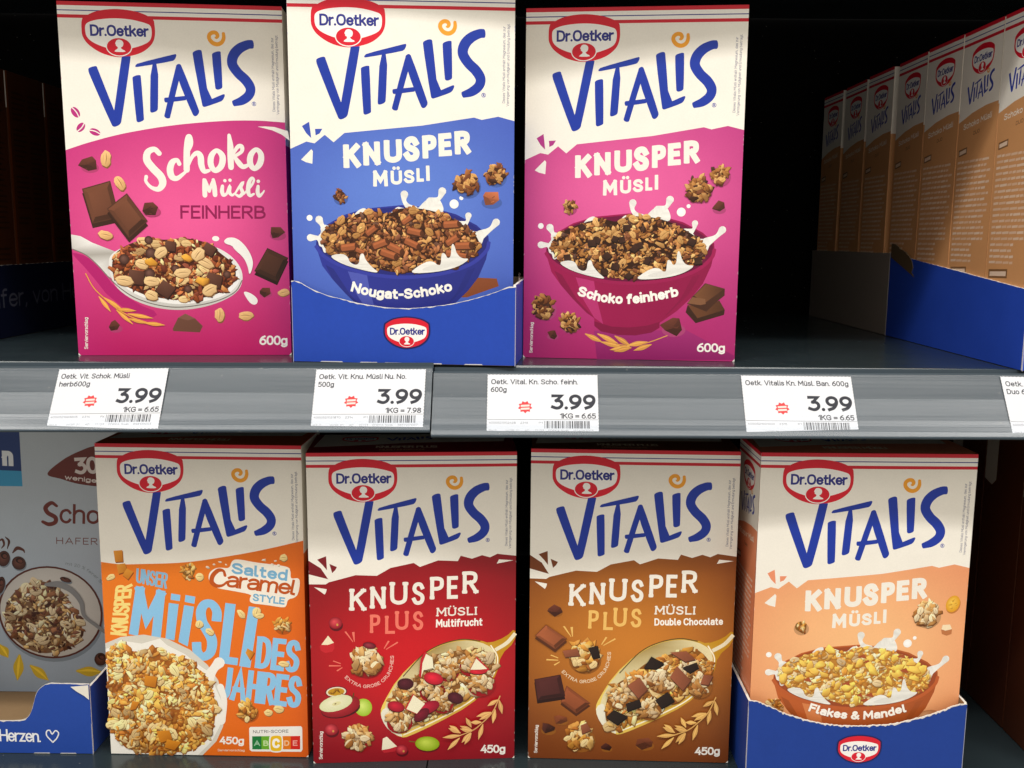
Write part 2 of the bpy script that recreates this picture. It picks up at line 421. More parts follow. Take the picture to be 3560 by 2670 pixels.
# stroke alphabet: cap height 10, x height 7; 'l' straight strokes, 's' curves, 'o' closed curves
GL = {
'A': (7, 'l0,0 3.5,10 7,0|l1.2,3.2 5.8,3.2'), 'B': (5.8, 'l0,0 0,10|s0,10 3,10 4.9,9 4.9,6.6 3.2,5.4 0,5.4|s0,5.4 3.5,5.4 5.7,4.2 5.7,1.4 3.6,0 0,0'),
'C': (6.2, 's6.2,8.1 5.2,9.5 3.4,10 1,8.8 0,5 1,1.2 3.4,0 5.2,.5 6.2,1.9'), 'D': (6, 'l0,0 0,10|s0,10 2.6,10 5,8.8 6,5 5,1.2 2.6,0 0,0'),
'E': (4.8, 'l4.8,10 0,10 0,0 4.8,0|l0,5.2 4.2,5.2'), 'F': (4.6, 'l4.6,10 0,10 0,0|l0,5.2 4,5.2'),
'G': (6.4, 's6.2,8.1 5.2,9.5 3.4,10 1,8.8 0,5 1,1.2 3.4,0 5.4,.6 6.3,2|l6.3,1.4 6.3,4.8 3.8,4.8'), 'H': (6, 'l0,0 0,10|l6,0 6,10|l0,5.1 6,5.1'),
'I': (0.01, 'l0,0 0,10'), 'J': (3.8, 's3.8,10 3.8,3 3.2,.7 1.7,0 .5,.5 0,1.4'), 'K': (5.8, 'l0,0 0,10|l5.6,10 .2,4.4|l2,6.2 5.9,0'),
'L': (4.6, 'l0,10 0,0 4.6,0'), 'M': (7.6, 'l0,0 .3,10|l.3,10 3.8,3.2 7.3,10|l7.3,10 7.6,0'), 'N': (6, 'l0,0 0,10|l0,10 6,0|l6,0 6,10'),
'O': (6.6, 'o3.3,10 .9,8.8 0,5 .9,1.2 3.3,0 5.7,1.2 6.6,5 5.7,8.8'), 'P': (5.4, 'l0,0 0,10|s0,10 3.2,10 5.3,9.1 5.3,6 3.3,4.7 0,4.7'),
'R': (5.8, 'l0,0 0,10|s0,10 3.2,10 5.3,9.1 5.3,6.2 3.3,5 0,5|l2.7,5 5.8,0'), 'S': (5.6, 's5.3,8.2 4.4,9.6 2.8,10 1,9.4 .2,7.6 1.2,5.9 3,5.1 5,4 5.6,2.4 4.8,.6 2.8,0 1.1,.4 0,1.9'),
'T': (6, 'l0,10 6,10|l3,10 3,0'), 'U': (6, 's0,10 0,3 .8,.8 3,0 5.2,.8 6,3 6,10'), 'V': (6.6, 'l0,10 3.3,0 6.6,10'), 'W': (9.4, 'l0,10 2.3,0 4.7,9 7.1,0 9.4,10'),
'X': (6, 'l0,10 6,0|l6,10 0,0'), 'Y': (6, 'l0,10 3,5 6,10|l3,5 3,0'), 'Z': (5.6, 'l0,10 5.6,10 0,0 5.6,0'),
'\u00dc': (6, 's0,10 0,3 .8,.8 3,0 5.2,.8 6,3 6,10|l1.5,12.6 1.51,12.3|l4.5,12.6 4.51,12.3'),
'a': (4.4, 's.4,5.9 1.4,6.8 2.7,7 4,6.3 4.4,4.9 4.4,0|s4.4,4.2 2,3.9 .4,3.2 0,1.7 .6,.3 1.9,0 3.5,.6 4.4,2'), 'b': (4.6, 'l0,10 0,0|o2.3,7 .6,6 0,3.5 .6,1 2.3,0 4,1 4.6,3.5 4,6'),
'c': (4.2, 's4.2,5.6 3.4,6.7 2.3,7 .7,6 0,3.5 .7,1 2.3,0 3.5,.4 4.2,1.4'), 'd': (4.6, 'l4.6,10 4.6,0|o2.3,7 .6,6 0,3.5 .6,1 2.3,0 4,1 4.6,3.5 4,6'),
'e': (4.5, 's.1,3.6 4.5,3.8 4,6 2.4,7 .7,6 0,3.5 .7,1 2.4,0 3.7,.5 4.4,1.5'), 'f': (3.2, 's3.2,9.9 2.2,10 1.3,9.4 1.1,8 1.1,0|l0,6.8 2.8,6.8'),
'g': (4.6, 'o2.3,7 .6,6 0,3.5 .6,1 2.3,0 4,1 4.6,3.5 4,6|s4.6,7 4.6,0 4.2,-1.9 2.5,-2.8 1,-2.5 .2,-1.6'), 'h': (4.4, 'l0,10 0,0|s0,4.6 1,6.4 2.5,7 4,6.2 4.4,4.6 4.4,0'),
'i': (0.01, 'l0,7 0,0|l0,9.5 .01,9.2'), 'j': (1.5, 's1.5,7 1.5,-1 1.1,-2.4 0,-2.8|l1.5,9.5 1.51,9.2'), 'k': (4.2, 'l0,10 0,0|l4,7 .2,3|l1.5,4.3 4.3,0'),
'l': (1.2, 's0,10 0,1.4 .4,.2 1.2,0'), 'm': (7.4, 'l0,7 0,0|s0,4.6 .8,6.4 2,7 3.4,6.2 3.7,4.6 3.7,0|s3.7,4.6 4.5,6.4 5.7,7 7.1,6.2 7.4,4.6 7.4,0'),
'n': (4.4, 'l0,7 0,0|s0,4.6 1,6.4 2.5,7 4,6.2 4.4,4.6 4.4,0'), 'o': (4.8, 'o2.4,7 .6,6 0,3.5 .6,1 2.4,0 4.2,1 4.8,3.5 4.2,6'), 'p': (4.6, 'l0,7 0,-2.8|o2.3,7 .6,6 0,3.5 .6,1 2.3,0 4,1 4.6,3.5 4,6'),
'r': (2.6, 'l0,7 0,0|s0,4.4 .8,6.2 2.6,6.9'), 's': (4, 's3.8,5.7 3.1,6.7 2,7 .6,6.5 .2,5.3 1,4.1 2.4,3.5 3.7,2.8 4,1.7 3.3,.4 2,0 .7,.3 0,1.3'),
't': (2.8, 's1,9.2 1,1.6 1.5,.2 2.8,0|l0,6.8 2.7,6.8'), 'u': (4.4, 's0,7 0,2.2 .6,.5 2,0 3.4,.6 4.4,2.4|l4.4,7 4.4,0'), 'v': (4.4, 'l0,7 2.2,0 4.4,7'), 'w': (6.6, 'l0,7 1.6,0 3.3,6 5,0 6.6,7'),
'x': (4.2, 'l0,7 4.2,0|l4.2,7 0,0'), 'y': (4.4, 'l0,7 2.3,.3|l4.4,7 2,-1 .6,-2.8'), 'z': (4, 'l0,6.8 4,6.8 0,.1 4,.1'),
'\u00fc': (4.4, 's0,7 0,2.2 .6,.5 2,0 3.4,.6 4.4,2.4|l4.4,7 4.4,0|l1,9.5 1.01,9.2|l3.4,9.5 3.41,9.2'), '\u00e4': (4.4, 's.4,5.9 1.4,6.8 2.7,7 4,6.3 4.4,4.9 4.4,0|s4.4,4.2 2,3.9 .4,3.2 0,1.7 .6,.3 1.9,0 3.5,.6 4.4,2|l1.2,9.5 1.21,9.2|l3.4,9.5 3.41,9.2'),
'\u00df': (4.8, 's0,0 0,8 .6,9.6 2.2,10 4,9.2 4.2,7.4 2.6,5.8|s2.6,5.8 4.6,4.4 4.8,2 3.8,.4 2,0'),
'0': (5, 'o2.5,10 .7,8.8 0,5 .7,1.2 2.5,0 4.3,1.2 5,5 4.3,8.8'), '1': (2.4, 'l0,8 2.4,10 2.4,0'), '2': (4.8, 's.2,7.8 1,9.6 2.5,10 4.3,9 4.5,7 3,4.4 0,0|l0,0 4.8,0'),
'3': (4.8, 'l.2,10 4.6,10 2,6.1|s2,6.1 3.8,5.8 4.8,4.2 4.7,2 3.4,.3 1.8,0 0,.9'), '4': (5, 'l3.2,10 0,3 5,3|l3.8,6 3.8,0'), '5': (4.8, 'l4.4,10 .7,10 .4,5.6|s.4,5.6 2.2,6.4 4.1,5.7 4.8,3.6 4.2,1 2.4,0 .9,.2 0,1'),
'6': (5, 's4.2,9.9 2,8.6 .5,6 0,3.4 .6,1 2.5,0 4.4,1 5,3.2 4.2,5.4 2.5,6.2 .8,5.4 .2,4'), '7': (4.8, 'l0,10 4.8,10 1.4,0'), '8': (5, 'o2.5,10 .7,9.2 .4,7.6 2.5,5.5 4.9,3.4 4.6,1 2.5,0 .4,1 .1,3.4 2.5,5.5 4.6,7.6 4.3,9.2'),
'9': (5, 's.8,.1 3,1.4 4.5,4 5,6.6 4.4,9 2.5,10 .6,9 0,6.8 .8,4.6 2.5,3.8 4.2,4.6 4.8,6'), '.': (0.01, 'l0,.3 .01,0'), ',': (0.6, 'l.5,.4 0,-1.4'), '-': (2.6, 'l0,4 2.6,4'), '=': (4.6, 'l0,5.6 4.6,5.6|l0,2.8 4.6,2.8'),
'&': (6.2, 's6.2,0 2,5.6 1.2,7.8 1.8,9.6 3,10 4.2,9.2 4.2,7.6 2.6,5.8 .6,4 0,2.4 .8,.5 2.6,0 4.6,1 6,4.2'), '/': (4, 'l0,-1 4,10.5'), '%': (6, 'l.6,0 5.4,10|o1.2,10 0,8.2 1.2,6.4 2.4,8.2|o4.8,3.6 3.6,1.8 4.8,0 6,1.8'),
}
def glyph(ch):
    adv, d = GL[ch]
    st = []
    for q in d.split('|'):
        st.append((q[0], [tuple(float(v) for v in p.split(',')) for p in q[1:].split()]))
    return adv, st

def layout(txt, track=1.9, space=3.2):
    x, out, first = 0.0, [], True
    for ch in txt:
        if ch == ' ': x += space; continue
        adv, st = glyph(ch)
        out.append((x, adv, st))
        x += adv + track
    return out, max(x - track, 0.01)

def lettering(art, part, txt, fmap, hgt, wf, col, track=1.9, cap=0.0, slab=False, jit=0.0, n=4, space=3.2, halo=None):
    """fmap(s, t) -> panel position for s along the line 0..1 and t height in caps 0..1; wf = stroke / cap height"""
    gl, W = layout(txt, track, space)
    w = hgt * wf
    passes = ([(w + 2 * halo[1], halo[0], 1.0)] if halo else []) + [(w, col, cap)]
    jits = [(art.R.uniform(-1, 1) * jit, art.R.uniform(-1, 1) * jit) for _ in gl]
    for ww, cc, cp in passes:
        for (x, adv, st), (j1, j2) in zip(gl, jits):
            pieces = []
            for kind, pts in st:
                q = []
                for (px, py) in pts:
                    yy = py + j1 * 2 + j2 * (px - adv / 2) * 0.5
                    q.append(fmap((x + px) / W, wf / 2 + (1 - wf) * yy / 10.0))
                dot = kind == 'l' and len(pts) == 2 and math.hypot(pts[0][0] - pts[1][0], pts[0][1] - pts[1][1]) < 0.5
                if dot:
                    gx, gy = pts[0][0], pts[0][1]
                    tt = 1 + wf * .72 if gy > 11 else (max(.90, .7 + .3 * wf + wf * .60 + .04) if gy > 5 else wf * .55)
                    c = fmap((x + gx) / W, tt)
                    pieces.append(([(c[0] + ww * .54 * math.cos(a_), c[1] + ww * .54 * math.sin(a_)) for a_ in [2 * math.pi * i / 12 for i in range(12)]], [tuple(range(12))]))
                    continue
                pieces.append(ribbon(q, ww, smooth=kind in 'so', cap=cp, closed=kind == 'o', n=n, ext=(1 - cp)))
                if slab and kind in 'ls':
                    for e, nb in ((0, 1), (-1, -2)):
                        py, ny = pts[e][1], pts[nb][1]
                        if (abs(py) < .01 or abs(py - 10) < .01) and abs(ny - py) > 1.2:
                            a = pts[e][0]
                            z = wf / 2 + (1 - wf) * (py + j1 * 2) / 10.0
                            s0, s1 = (x + a - 1.2) / W, (x + a + 1.2) / W
                            pieces.append(ribbon([fmap(s0, z), fmap(s1, z)], ww * 0.85, smooth=False, cap=0.2))
            art.put(part, *union(pieces), cc)

def quad_map(Q, inset=0.0):
    tl, tr, br, bl = [np.array(p[:2], float) for p in Q]
    wd_ = (np.hypot(*(tr - tl)) + np.hypot(*(br - bl))) / 2
    k = inset / max(wd_, 1e-9)
    def f(s, t):
        s = k + (1 - 2 * k) * s
        a = tl + (tr - tl) * s; b = bl + (br - bl) * s
        p = b + (a - b) * t
        return (p[0], p[1])
    return f

def text(art, part, txt, Q, wf, col, **k):
    tl, tr, br, bl = [np.array(p[:2], float) for p in Q]
    h = (np.hypot(*(tl - bl)) + np.hypot(*(tr - br))) / 2
    lettering(art, part, txt, quad_map(Q, h * wf / 2), h, wf, col, **k)

def arc_text(art, part, txt, base, hgt, wf, col, **k):
    P = np.array(catmull(base, 12), float)
    d = np.concatenate([[0], np.cumsum(np.hypot(*(P[1:] - P[:-1]).T))])
    def f(s, t):
        q = s * d[-1]
        x = np.interp(q, d, P[:, 0]); y = np.interp(q, d, P[:, 1])
        e = d[-1] * 0.02
        ax, ay = np.interp(q - e, d, P[:, 0]), np.interp(q - e, d, P[:, 1])
        bx, by = np.interp(q + e, d, P[:, 0]), np.interp(q + e, d, P[:, 1])
        L = math.hypot(bx - ax, by - ay)
        tx, ty = (bx - ax) / L, (by - ay) / L
        return (x + ty * t * hgt, y - tx * t * hgt)
    lettering(art, part, txt, f, hgt, wf, col, **k)
# ------------------------------------------------------------------ printed food pictures
def shade(col, k): return tuple(max(0.0, min(0.95, c * k)) for c in col)

def tone(col, k):
    """darker food turns browner, lighter food turns paler"""
    if k <= 1: return (col[0] * k, col[1] * k ** 1.28, col[2] * k ** 1.5)
    return tuple(min(.92, c * k + (k - 1) * .06) for c in col)

def flake(A, part, x, y, rx, ry, ang, col, sh=0.6, dark=None):
    """irregular angular flake, lit along its upper edge"""
    R = A.R
    n = R.choice((5, 6, 7, 8))
    rx, ry = rx * 1.15, ry * .78
    ca, sa = math.cos(ang), math.sin(ang)
    P, K = [], []
    for i in range(n):
        t = 2 * math.pi * (i + R.uniform(-.3, .3)) / n
        r = R.uniform(0.62, 1.22)
        a, b = rx * r * math.cos(t), ry * r * math.sin(t)
        P.append((x + a * ca - b * sa, y + a * sa + b * ca))
        dx, dy = P[-1][0] - x, P[-1][1] - y
        L = math.hypot(dx, dy) + 1e-9
        K.append(tone(col, 0.88 + 0.40 * (-0.45 * dx - 0.9 * dy) / L + R.uniform(-.18, .18)))
    if sh > 0:
        A.poly(part, [(x + (p[0] - x) * 1.08 + rx * .06, y + (p[1] - y) * 1.08 + ry * 0.20) for p in P], dark or tone(col, 0.3))
    A.fan(part, P, (x + rx * .3 * R.uniform(-1, 1), y + ry * .25 * R.uniform(-1, 1)), K, tone(col, R.uniform(.75, 1.3)))

def oat(A, part, x, y, rx, ry, ang, col=C('E3B878'), sh=True):
    """flat rolled oat with its crease"""
    n = 14
    ca, sa = math.cos(ang), math.sin(ang)
    P, K = [], []
    for i in range(n):
        t = 2 * math.pi * i / n
        r = 1 + A.R.uniform(-.13, .10)
        a, b = rx * r * math.cos(t), ry * r * math.sin(t)
        P.append((x + a * ca - b * sa, y + a * sa + b * ca))
        dx, dy = P[-1][0] - x, P[-1][1] - y
        L = math.hypot(dx, dy) + 1e-9
        K.append(tone(col, 0.94 + 0.20 * (-0.4 * dx - 0.9 * dy) / L + A.R.uniform(-.06, .06)))
    if sh: A.poly(part, [(x + (p[0] - x) * 1.04 + ry * .07, y + (p[1] - y) * 1.04 + ry * .16) for p in P], tone(col, .28))
    A.fan(part, P, (x + rx * A.R.uniform(-.2, .2), y), K, tone(col, 1.08))
    u = (ca, sa) if rx > ry else (-sa, ca)
    m = max(rx, ry) * 0.70
    w = min(rx, ry)
    A.vline(part, [(x - u[0] * m, y - u[1] * m, w * .03), (x + u[1] * m * .10, y - u[0] * m * .10, w * .09), (x + u[0] * m, y + u[1] * m, w * .02)], tone(col, .5), cap=0, n=4)
    for sgn in (-1, 1):
        o = w * A.R.uniform(.36, .5) * sgn
        A.line(part, [(x - u[0] * m * .6 - u[1] * o, y - u[1] * m * .6 + u[0] * o), (x + u[0] * m * .6 - u[1] * o, y + u[1] * m * .6 + u[0] * o)], w * 0.08, tone(col, .82), cap=0, smooth=False)

def chunk(A, part, x, y, r, col=C('5A2E22')):
    """broken piece of chocolate: pale top facet, darker broken flanks"""
    R = A.R
    A.ell(part, (x + r * .12, y + r * .40), r * .95, r * .55, shade(A.bg, .62))
    t0 = R.uniform(-.5, .5)
    ang = sorted(2 * math.pi * k / 6 + R.uniform(-.38, .38) + t0 for k in range(6))
    P = [(x + r * R.uniform(.72, 1.18) * math.cos(t), y + r * R.uniform(.58, 1.0) * math.sin(t)) for t in ang]
    A.poly(part, P, shade(col, .55))
    k = min(range(6), key=lambda i: P[i][1])
    c = (x + r * R.uniform(-.25, .25), y + r * R.uniform(-.05, .25))
    q = [P[(k + d) % 6] for d in (-1, 0, 1)]
    A.put(part, [c] + q, [(0, 1, 2), (0, 2, 3)], np.array([shade(col, 1.0), shade(col, 1.25), shade(col, 1.65), shade(col, 1.15)]))
    q = [P[(k + d) % 6] for d in (1, 2)]
    A.put(part, [c] + q, [(0, 1, 2)], np.array([shade(col, .8), shade(col, .95), shade(col, .6)]))
    q = [P[(k + d) % 6] for d in (-2, -1)]
    A.put(part, [c] + q, [(0, 1, 2)], np.array([shade(col, 1.1), shade(col, 1.0), shade(col, 1.3)]))
    for _ in range(3):
        u, v = R.uniform(-.5, .5) * r, R.uniform(-.1, .6) * r
        A.line(part, [(x + u, y + v), (x + u + r * R.uniform(.1, .3), y + v + r * R.uniform(-.2, .1))], r * .06, shade(col, R.choice((.4, 1.35))), smooth=False, cap=0)

def slab(A, part, Q, col=C('5C3324'), rim=0.16):
    """moulded chocolate square"""
    P = [np.array(q[:2]) for q in Q]
    c = sum(P) / 4
    off = np.array([0.0, np.hypot(*(P[0] - P[2])) * 0.10])
    A.poly(part, [tuple(p + off) for p in P], shade(col, .30))
    A.poly(part, [tuple(p) for p in P], shade(col, .62))
    I = [p + (c - p) * rim * 2 for p in P]
    for i in range(4):
        a, b = P[i], P[(i + 1) % 4]
        m = (a + b) / 2 - c
        L = np.hypot(*m)
        A.poly(part, [tuple(a + (c - a) * .06), tuple(b + (c - b) * .06), tuple(I[(i + 1) % 4]), tuple(I[i])], shade(col, .85 + .5 * (-.6 * m[0] - .7 * m[1]) / L))
    A.put(part, [tuple(p) for p in I], [(0, 1, 2, 3)], np.array([shade(col, k) for k in (1.35, 1.15, .95, 1.05)]))

def cluster(A, part, x, y, r, pal, n=26, sh=True):
    n = int(n * 1.7)
    if sh:
        A.ell(part, (x + r * .10, y + r * .30), r * .92, r * .82, shade(A.bg, .62))
    A.poly(part, [(x + r * .74 * A.R.uniform(.85, 1.08) * math.cos(t), y + r * .72 * A.R.uniform(.85, 1.08) * math.sin(t)) for t in [2 * math.pi * i / 12 for i in range(12)]], shade(pal[0], .35))
    pts = []
    for i in range(n):
        a, q = A.R.uniform(0, 2 * math.pi), math.sqrt(A.R.random()) * r * .82
        pts.append((x + q * math.cos(a), y + q * math.sin(a)))
    for (px, py) in sorted(pts, key=lambda p: p[1] + A.R.uniform(-.4, .4) * r):
        s = r * A.R.uniform(.15, .30)
        c = A.R.choice(pal)
        if A.R.random() < .16: oat(A, part, px, py, s * 1.25, s * .8, A.R.uniform(0, 3), shade(pal[-1], A.R.uniform(.85, 1.1)))
        else: flake(A, part, px, py, s * 1.25, s * .9, A.R.uniform(0, 3), tone(c, max(.5, 1.12 - .55 * ((py - y) / r * .5 + .5)) * A.R.uniform(.9, 1.15)))

def mound(A, part, poly, n, size, pal, dark, extra=None, oats=.085):
    poly = chaikin(poly, 2)
    A.poly(part, poly, dark)
    xs = [q[0] for q in poly]; ys = [q[1] for q in poly]
    def spots(m):
        out = []
        while len(out) < m:
            q = (A.R.uniform(min(xs), max(xs)), A.R.uniform(min(ys), max(ys)))
            if inside(q, poly): out.append(q)
        return sorted(out, key=lambda q: q[1] + A.R.uniform(-1, 1) * size * 4)
    sd = A.R.uniform(0, 50)
    def lump(x, y):
        q = noise.noise(Vector((x / (size * 3.6), y / (size * 3.0), sd))) + .5 * noise.noise(Vector((x / (size * 1.7), y / (size * 1.7), sd + 9)))
        return max(.55, min(1.42, 1.06 + .72 * q))
    for (x, y) in spots(int(n * 1.6)):
        s = size * A.R.uniform(.3, .62)
        t = A.R.uniform(0, 6.28)
        A.poly(part, [(x + s * A.R.uniform(.6, 1.4) * math.cos(t + k * 1.257), y + s * A.R.uniform(.4, 1.0) * math.sin(t + k * 1.257)) for k in range(5)], tone(A.R.choice(pal), lump(x, y) * A.R.choice((.5, .65, .8, 1.0))))
    for (x, y) in spots(int(n * .95)):
        s = size * A.R.uniform(.5, 1.15)
        flake(A, part, x, y, s * 1.15, s * .85, A.R.uniform(0, 3.1), tone(A.R.choice(pal), lump(x, y) * A.R.uniform(.8, 1.12)), .6, tone(dark, .75))
    for (x, y) in spots(int(n * oats)):
        s = size * A.R.uniform(1.0, 1.45)
        oat(A, part, x, y, s * 1.1, s * .74, A.R.uniform(-1.3, 1.3), tone(pal[-1], min(1.12, lump(x, y)) * A.R.uniform(.8, 1.05)))
    for (x, y) in spots(int(n * .75)):
        s = size * A.R.uniform(.28, .7)
        flake(A, part, x, y, s * 1.25, s * .8, A.R.uniform(0, 3.1), tone(A.R.choice(pal), lump(x, y) * A.R.uniform(.9, 1.25)), .5, tone(dark, .7))
    if extra:
        for (x, y) in spots(int(n * extra[0])): extra[1](A, part, x, y, size * A.R.uniform(.7, 1.2))

def grain(A, part, a, b, w, col):
    m = ((a[0] + b[0]) / 2, (a[1] + b[1]) / 2)
    A.vline(part, [(a[0], a[1], w * .12), (m[0], m[1], w * .5), (b[0], b[1], w * .04)], col, n=5)
    A.vline(part, [(a[0], a[1], w * .03), (m[0] , m[1] - w * .12, w * .12), (b[0], b[1], w * .01)], shade(col, 1.4), n=4)

PAL_CHOC = [C('7C4624'), C('9A5E30'), C('B0743A'), C('55301A'), C('A66634'), C('CE9A58')]
PAL_DARK = [C('7A441E'), C('A0662E'), C('BE8440'), C('4A2814'), C('AC7438'), C('D8A866')]
PAL_SPOON = [C('9A4A1E'), C('B9652E'), C('7B3416'), C('CF8A4A'), C('8B3E1C'), C('E6C489')]
PAL_GOLD = [C('D08E34'), C('E6AA44'), C('B87022'), C('EBC272'), C('DA9C48'), C('F0D498')]
PAL_CARA = [C('DC9636'), C('EEB452'), C('C67A26'), C('F4CA7C'), C('E4A240'), C('F4DA9C')]
PAL_CORN = [C('EDB048'), C('F4C66A'), C('E09A38'), C('F6D796'), C('F0BC58'), C('F6E0B0')]
PAL_PALE = [C('D09A52'), C('E2BA7C'), C('BE803A'), C('EACF9E'), C('DCAC68'), C('EEDAB2')]
CREAM, WORD, RED, NAVY, MILK = C('F1ECE1'), C('1B37A0'), C('D8172F'), C('2B2F86'), C('F3F1EA')
GOLD = C('EFA02C')
def MILKF(x, y): return shade(MILK, .90 + .08 * math.sin(x * 620 + y * 900) + .04 * math.sin(x * 1500 - y * 700))

# ------------------------------------------------------------------ the design shared by the fronts
W_ = 0.190
QUADS = {1: [(193, 2), (980.3, 24.6), (1007, 1237), (282, 1234.4)],
         2: [(992.3, -32.8), (1801.7, -12.3), (1775.6, 1262), (1024.3, 1251.6)],
         3: [(1825.9, 30.7), (2603.8, 17.6), (2553.8, 1257.8), (1823, 1243.4)],
         4: [(329.4, 1542.7), (1049, 1552.5), (1070.6, 2634), (386, 2621.2)],
         5: [(1059.6, 1576), (1794, 1570), (1790.4, 2634.9), (1094.5, 2653.5)],
         6: [(1843, 1561), (2572.6, 1572.8), (2533, 2653.5), (1839.6, 2636)],
         7: [(2649.7, 1563.4), (3397, 1568.7), (3301, 2697), (2599.4, 2690)]}
HH = {1: .306, 2: .3086, 3: .3053, 4: .3032, 5: .3001, 6: .3019, 7: .3062}
CROP = {'1a': (150, 0, 2.44), '1b': (150, 600, 2.44), '2a': (980, 0, 2.44), '2b': (980, 600, 2.44), '3a': (1780, 0, 2.44), '3b': (1780, 600, 2.44),
        '4a': (300, 1480, 2.5525), '4b': (300, 2000, 2.476), '5a': (1040, 1480, 2.5525), '5b': (1040, 2000, 2.476),
        '6a': (1800, 1480, 2.5525), '6b': (1800, 2000, 2.476), '7a': (2550, 1480, 2.458), '7b': (2550, 2000, 2.458)}
def TR(k): return tracer(QUADS[int(k[0])], W_, HH[int(k[0])], *CROP[k])
T3a, T3b, T5a, T5b = TR('3a'), TR('3b'), TR('5a'), TR('5b')

def emblem(A, T, part='emblem'):
    """red lozenge with a white field, the lettering and the head in profile; T maps the 605 x 330 design"""
    A.poly(part, T([(335, 200), (440, 148), (605, 125), (780, 145), (890, 195), (910, 245), (906, 350), (865, 430), (765, 500), (605, 535), (465, 507), (358, 440), (310, 370), (303, 300), (310, 230)]), RED, cm=True)
    A.poly(part, T([(405, 230), (500, 212), (605, 205), (720, 212), (830, 236), (876, 262), (882, 330), (860, 388), (800, 425), (700, 458), (605, 470), (500, 458), (400, 420), (347, 375), (333, 320), (343, 262)]), C('F6F4F0'), cm=True)
    c = T([(604, 447)])[0]
    r = T([(604, 447, 1)])[0][2]
    A.ell(part, c, 109 * r, 79 * r, C('F6F4F0'), n=28)
    A.ell(part, c, 101 * r, 71 * r, RED, n=28)
    A.poly(part, T([(562, 491), (655, 490), (652, 478), (628, 468), (616, 452), (632, 446), (640, 430), (642, 412), (636, 398), (622, 388), (603, 385), (586, 392), (579, 405), (572, 420), (579, 426), (578, 440), (592, 446), (594, 462), (570, 477)]), C('F6F4F0'), smooth=1)
    text(A, part + '/emblem_lettering', 'Dr.Oetker', T([(372, 264), (858, 257), (858, 354), (372, 362)]), 0.19, NAVY, track=2.0)

def wordmark(A, T, col=WORD, part='brand_lettering', fine=True):
    P = lambda pts, s=1: A.poly(part, T(pts), col, smooth=s)
    P([(336, 648), (345, 632), (385, 617), (409, 616), (416, 640), (529, 985), (531, 985), (618, 540), (626, 528), (690, 523), (697, 530), (585, 1080), (570, 1105), (540, 1122), (515, 1126), (500, 1108), (345, 690)])
    P([(697, 712), (704, 697), (735, 684), (764, 681), (771, 692), (774, 1055), (768, 1068), (730, 1085), (713, 1081), (708, 1066)])
    P([(728, 616), (730, 600), (750, 582), (1052, 497), (1076, 492), (1079, 506), (1066, 538), (1042, 556), (760, 612)])
    P([(858, 590), (922, 578), (897, 955), (889, 982), (852, 999), (831, 998), (828, 975)])
    A.vline(part, T([(1093, 610, 26), (1035, 800, 26), (968, 1030, 25)]), col, cap=.6, smooth=False)
    P([(1066, 600), (1078, 582), (1100, 575), (1116, 590), (1240, 965), (1240, 990), (1222, 1015), (1200, 1024), (1182, 1006), (1075, 700)])
    A.vline(part, T([(962, 890, 20), (1060, 878, 19), (1130, 868, 18)]), col, cap=.5, smooth=False)
    P([(1214, 490), (1222, 468), (1262, 450), (1290, 450), (1297, 470), (1328, 882), (1438, 832), (1465, 823), (1468, 838), (1452, 872), (1430, 890), (1300, 938), (1279, 941), (1268, 925)], 1)
    P([(1378, 492), (1386, 474), (1425, 458), (1453, 456), (1457, 470), (1453, 758), (1446, 776), (1412, 790), (1394, 784), (1389, 770)])
    A.vline(part, T([(1733, 385, 36), (1690, 390, 38), (1620, 425, 42), (1565, 485, 44), (1548, 560, 43), (1590, 635, 42), (1655, 700, 43), (1690, 765, 42), (1675, 825, 40), (1615, 875, 37), (1536, 904, 25)]), col, cap=.35, n=8)
    A.vline('swirl', T([(1415, 340, 6), (1428, 338, 13), (1438, 320, 16), (1425, 298, 17), (1395, 296, 17), (1368, 318, 17), (1366, 352, 17), (1392, 385, 18), (1432, 396, 18), (1470, 378, 17), (1489, 340, 16), (1489, 296, 13)]), GOLD, cap=.6, n=6)
    if fine:
        c, = T([(1712, 902, 19)])
        A.ell(part, c[:2], c[2], c[2], col, n=16); A.ell(part, c[:2], c[2] * .8, c[2] * .8, CREAM, n=16)
        text(A, part, 'R', T([(1704, 890), (1720, 889), (1721, 914), (1705, 915)]), .2, col)

def stripes(A, w):
    A.poly('carton_stripes', [(0, 0), (w, 0), (w, .0034), (0, .0034)], C('D01C30'))
    A.poly('carton_stripes', [(0, .0034), (w, .0034), (w, .0109), (0, .0109)], C('F6F3EC'))
    A.poly('carton_stripes', [(0, .0070), (w, .0070), (w, .0078), (0, .0078)], NAVY)
    A.poly('carton_stripes', [(0, .0109), (w, .0109), (w, .0137), (0, .0137)], C('D01C30'))

def top_design(A):
    stripes(A, W_)
    emblem(A, T3a)
    wordmark(A, T3a)
    G = C('6A6A88')
    text(A, 'side_note', 'Dieses Vitalis M\u00fcsli enth\u00e4lt Magnesium, das zur', T3a([(1869, 964), (1894, 320), (1917, 320), (1892, 964)]), .12, G, n=2)
    text(A, 'side_note', 'Verringerung von M\u00fcdigkeit und Erm\u00fcdung beitr\u00e4gt.', T3a([(1902, 990), (1932, 295), (1955, 295), (1925, 990)]), .12, G, n=2)

def rad_bg(A, top, mid, bot, h, edge=None, cy=.55):
    e = edge or top
    def f(x, y):
        u, v = x / W_ - .5, y / h
        k = math.exp(-((v - cy) / .24) ** 2 - (u / .55) ** 2)
        base = mixc(top, bot, (v - .35) / .6)
        base = mixc(base, e, max(0, abs(u) - .3) * 2.2)
        return mixc(base, mid, k)
    A.bg = mixc(mid, bot, .3)
    A.grid('front_panel', 0, 0, W_, h, f)

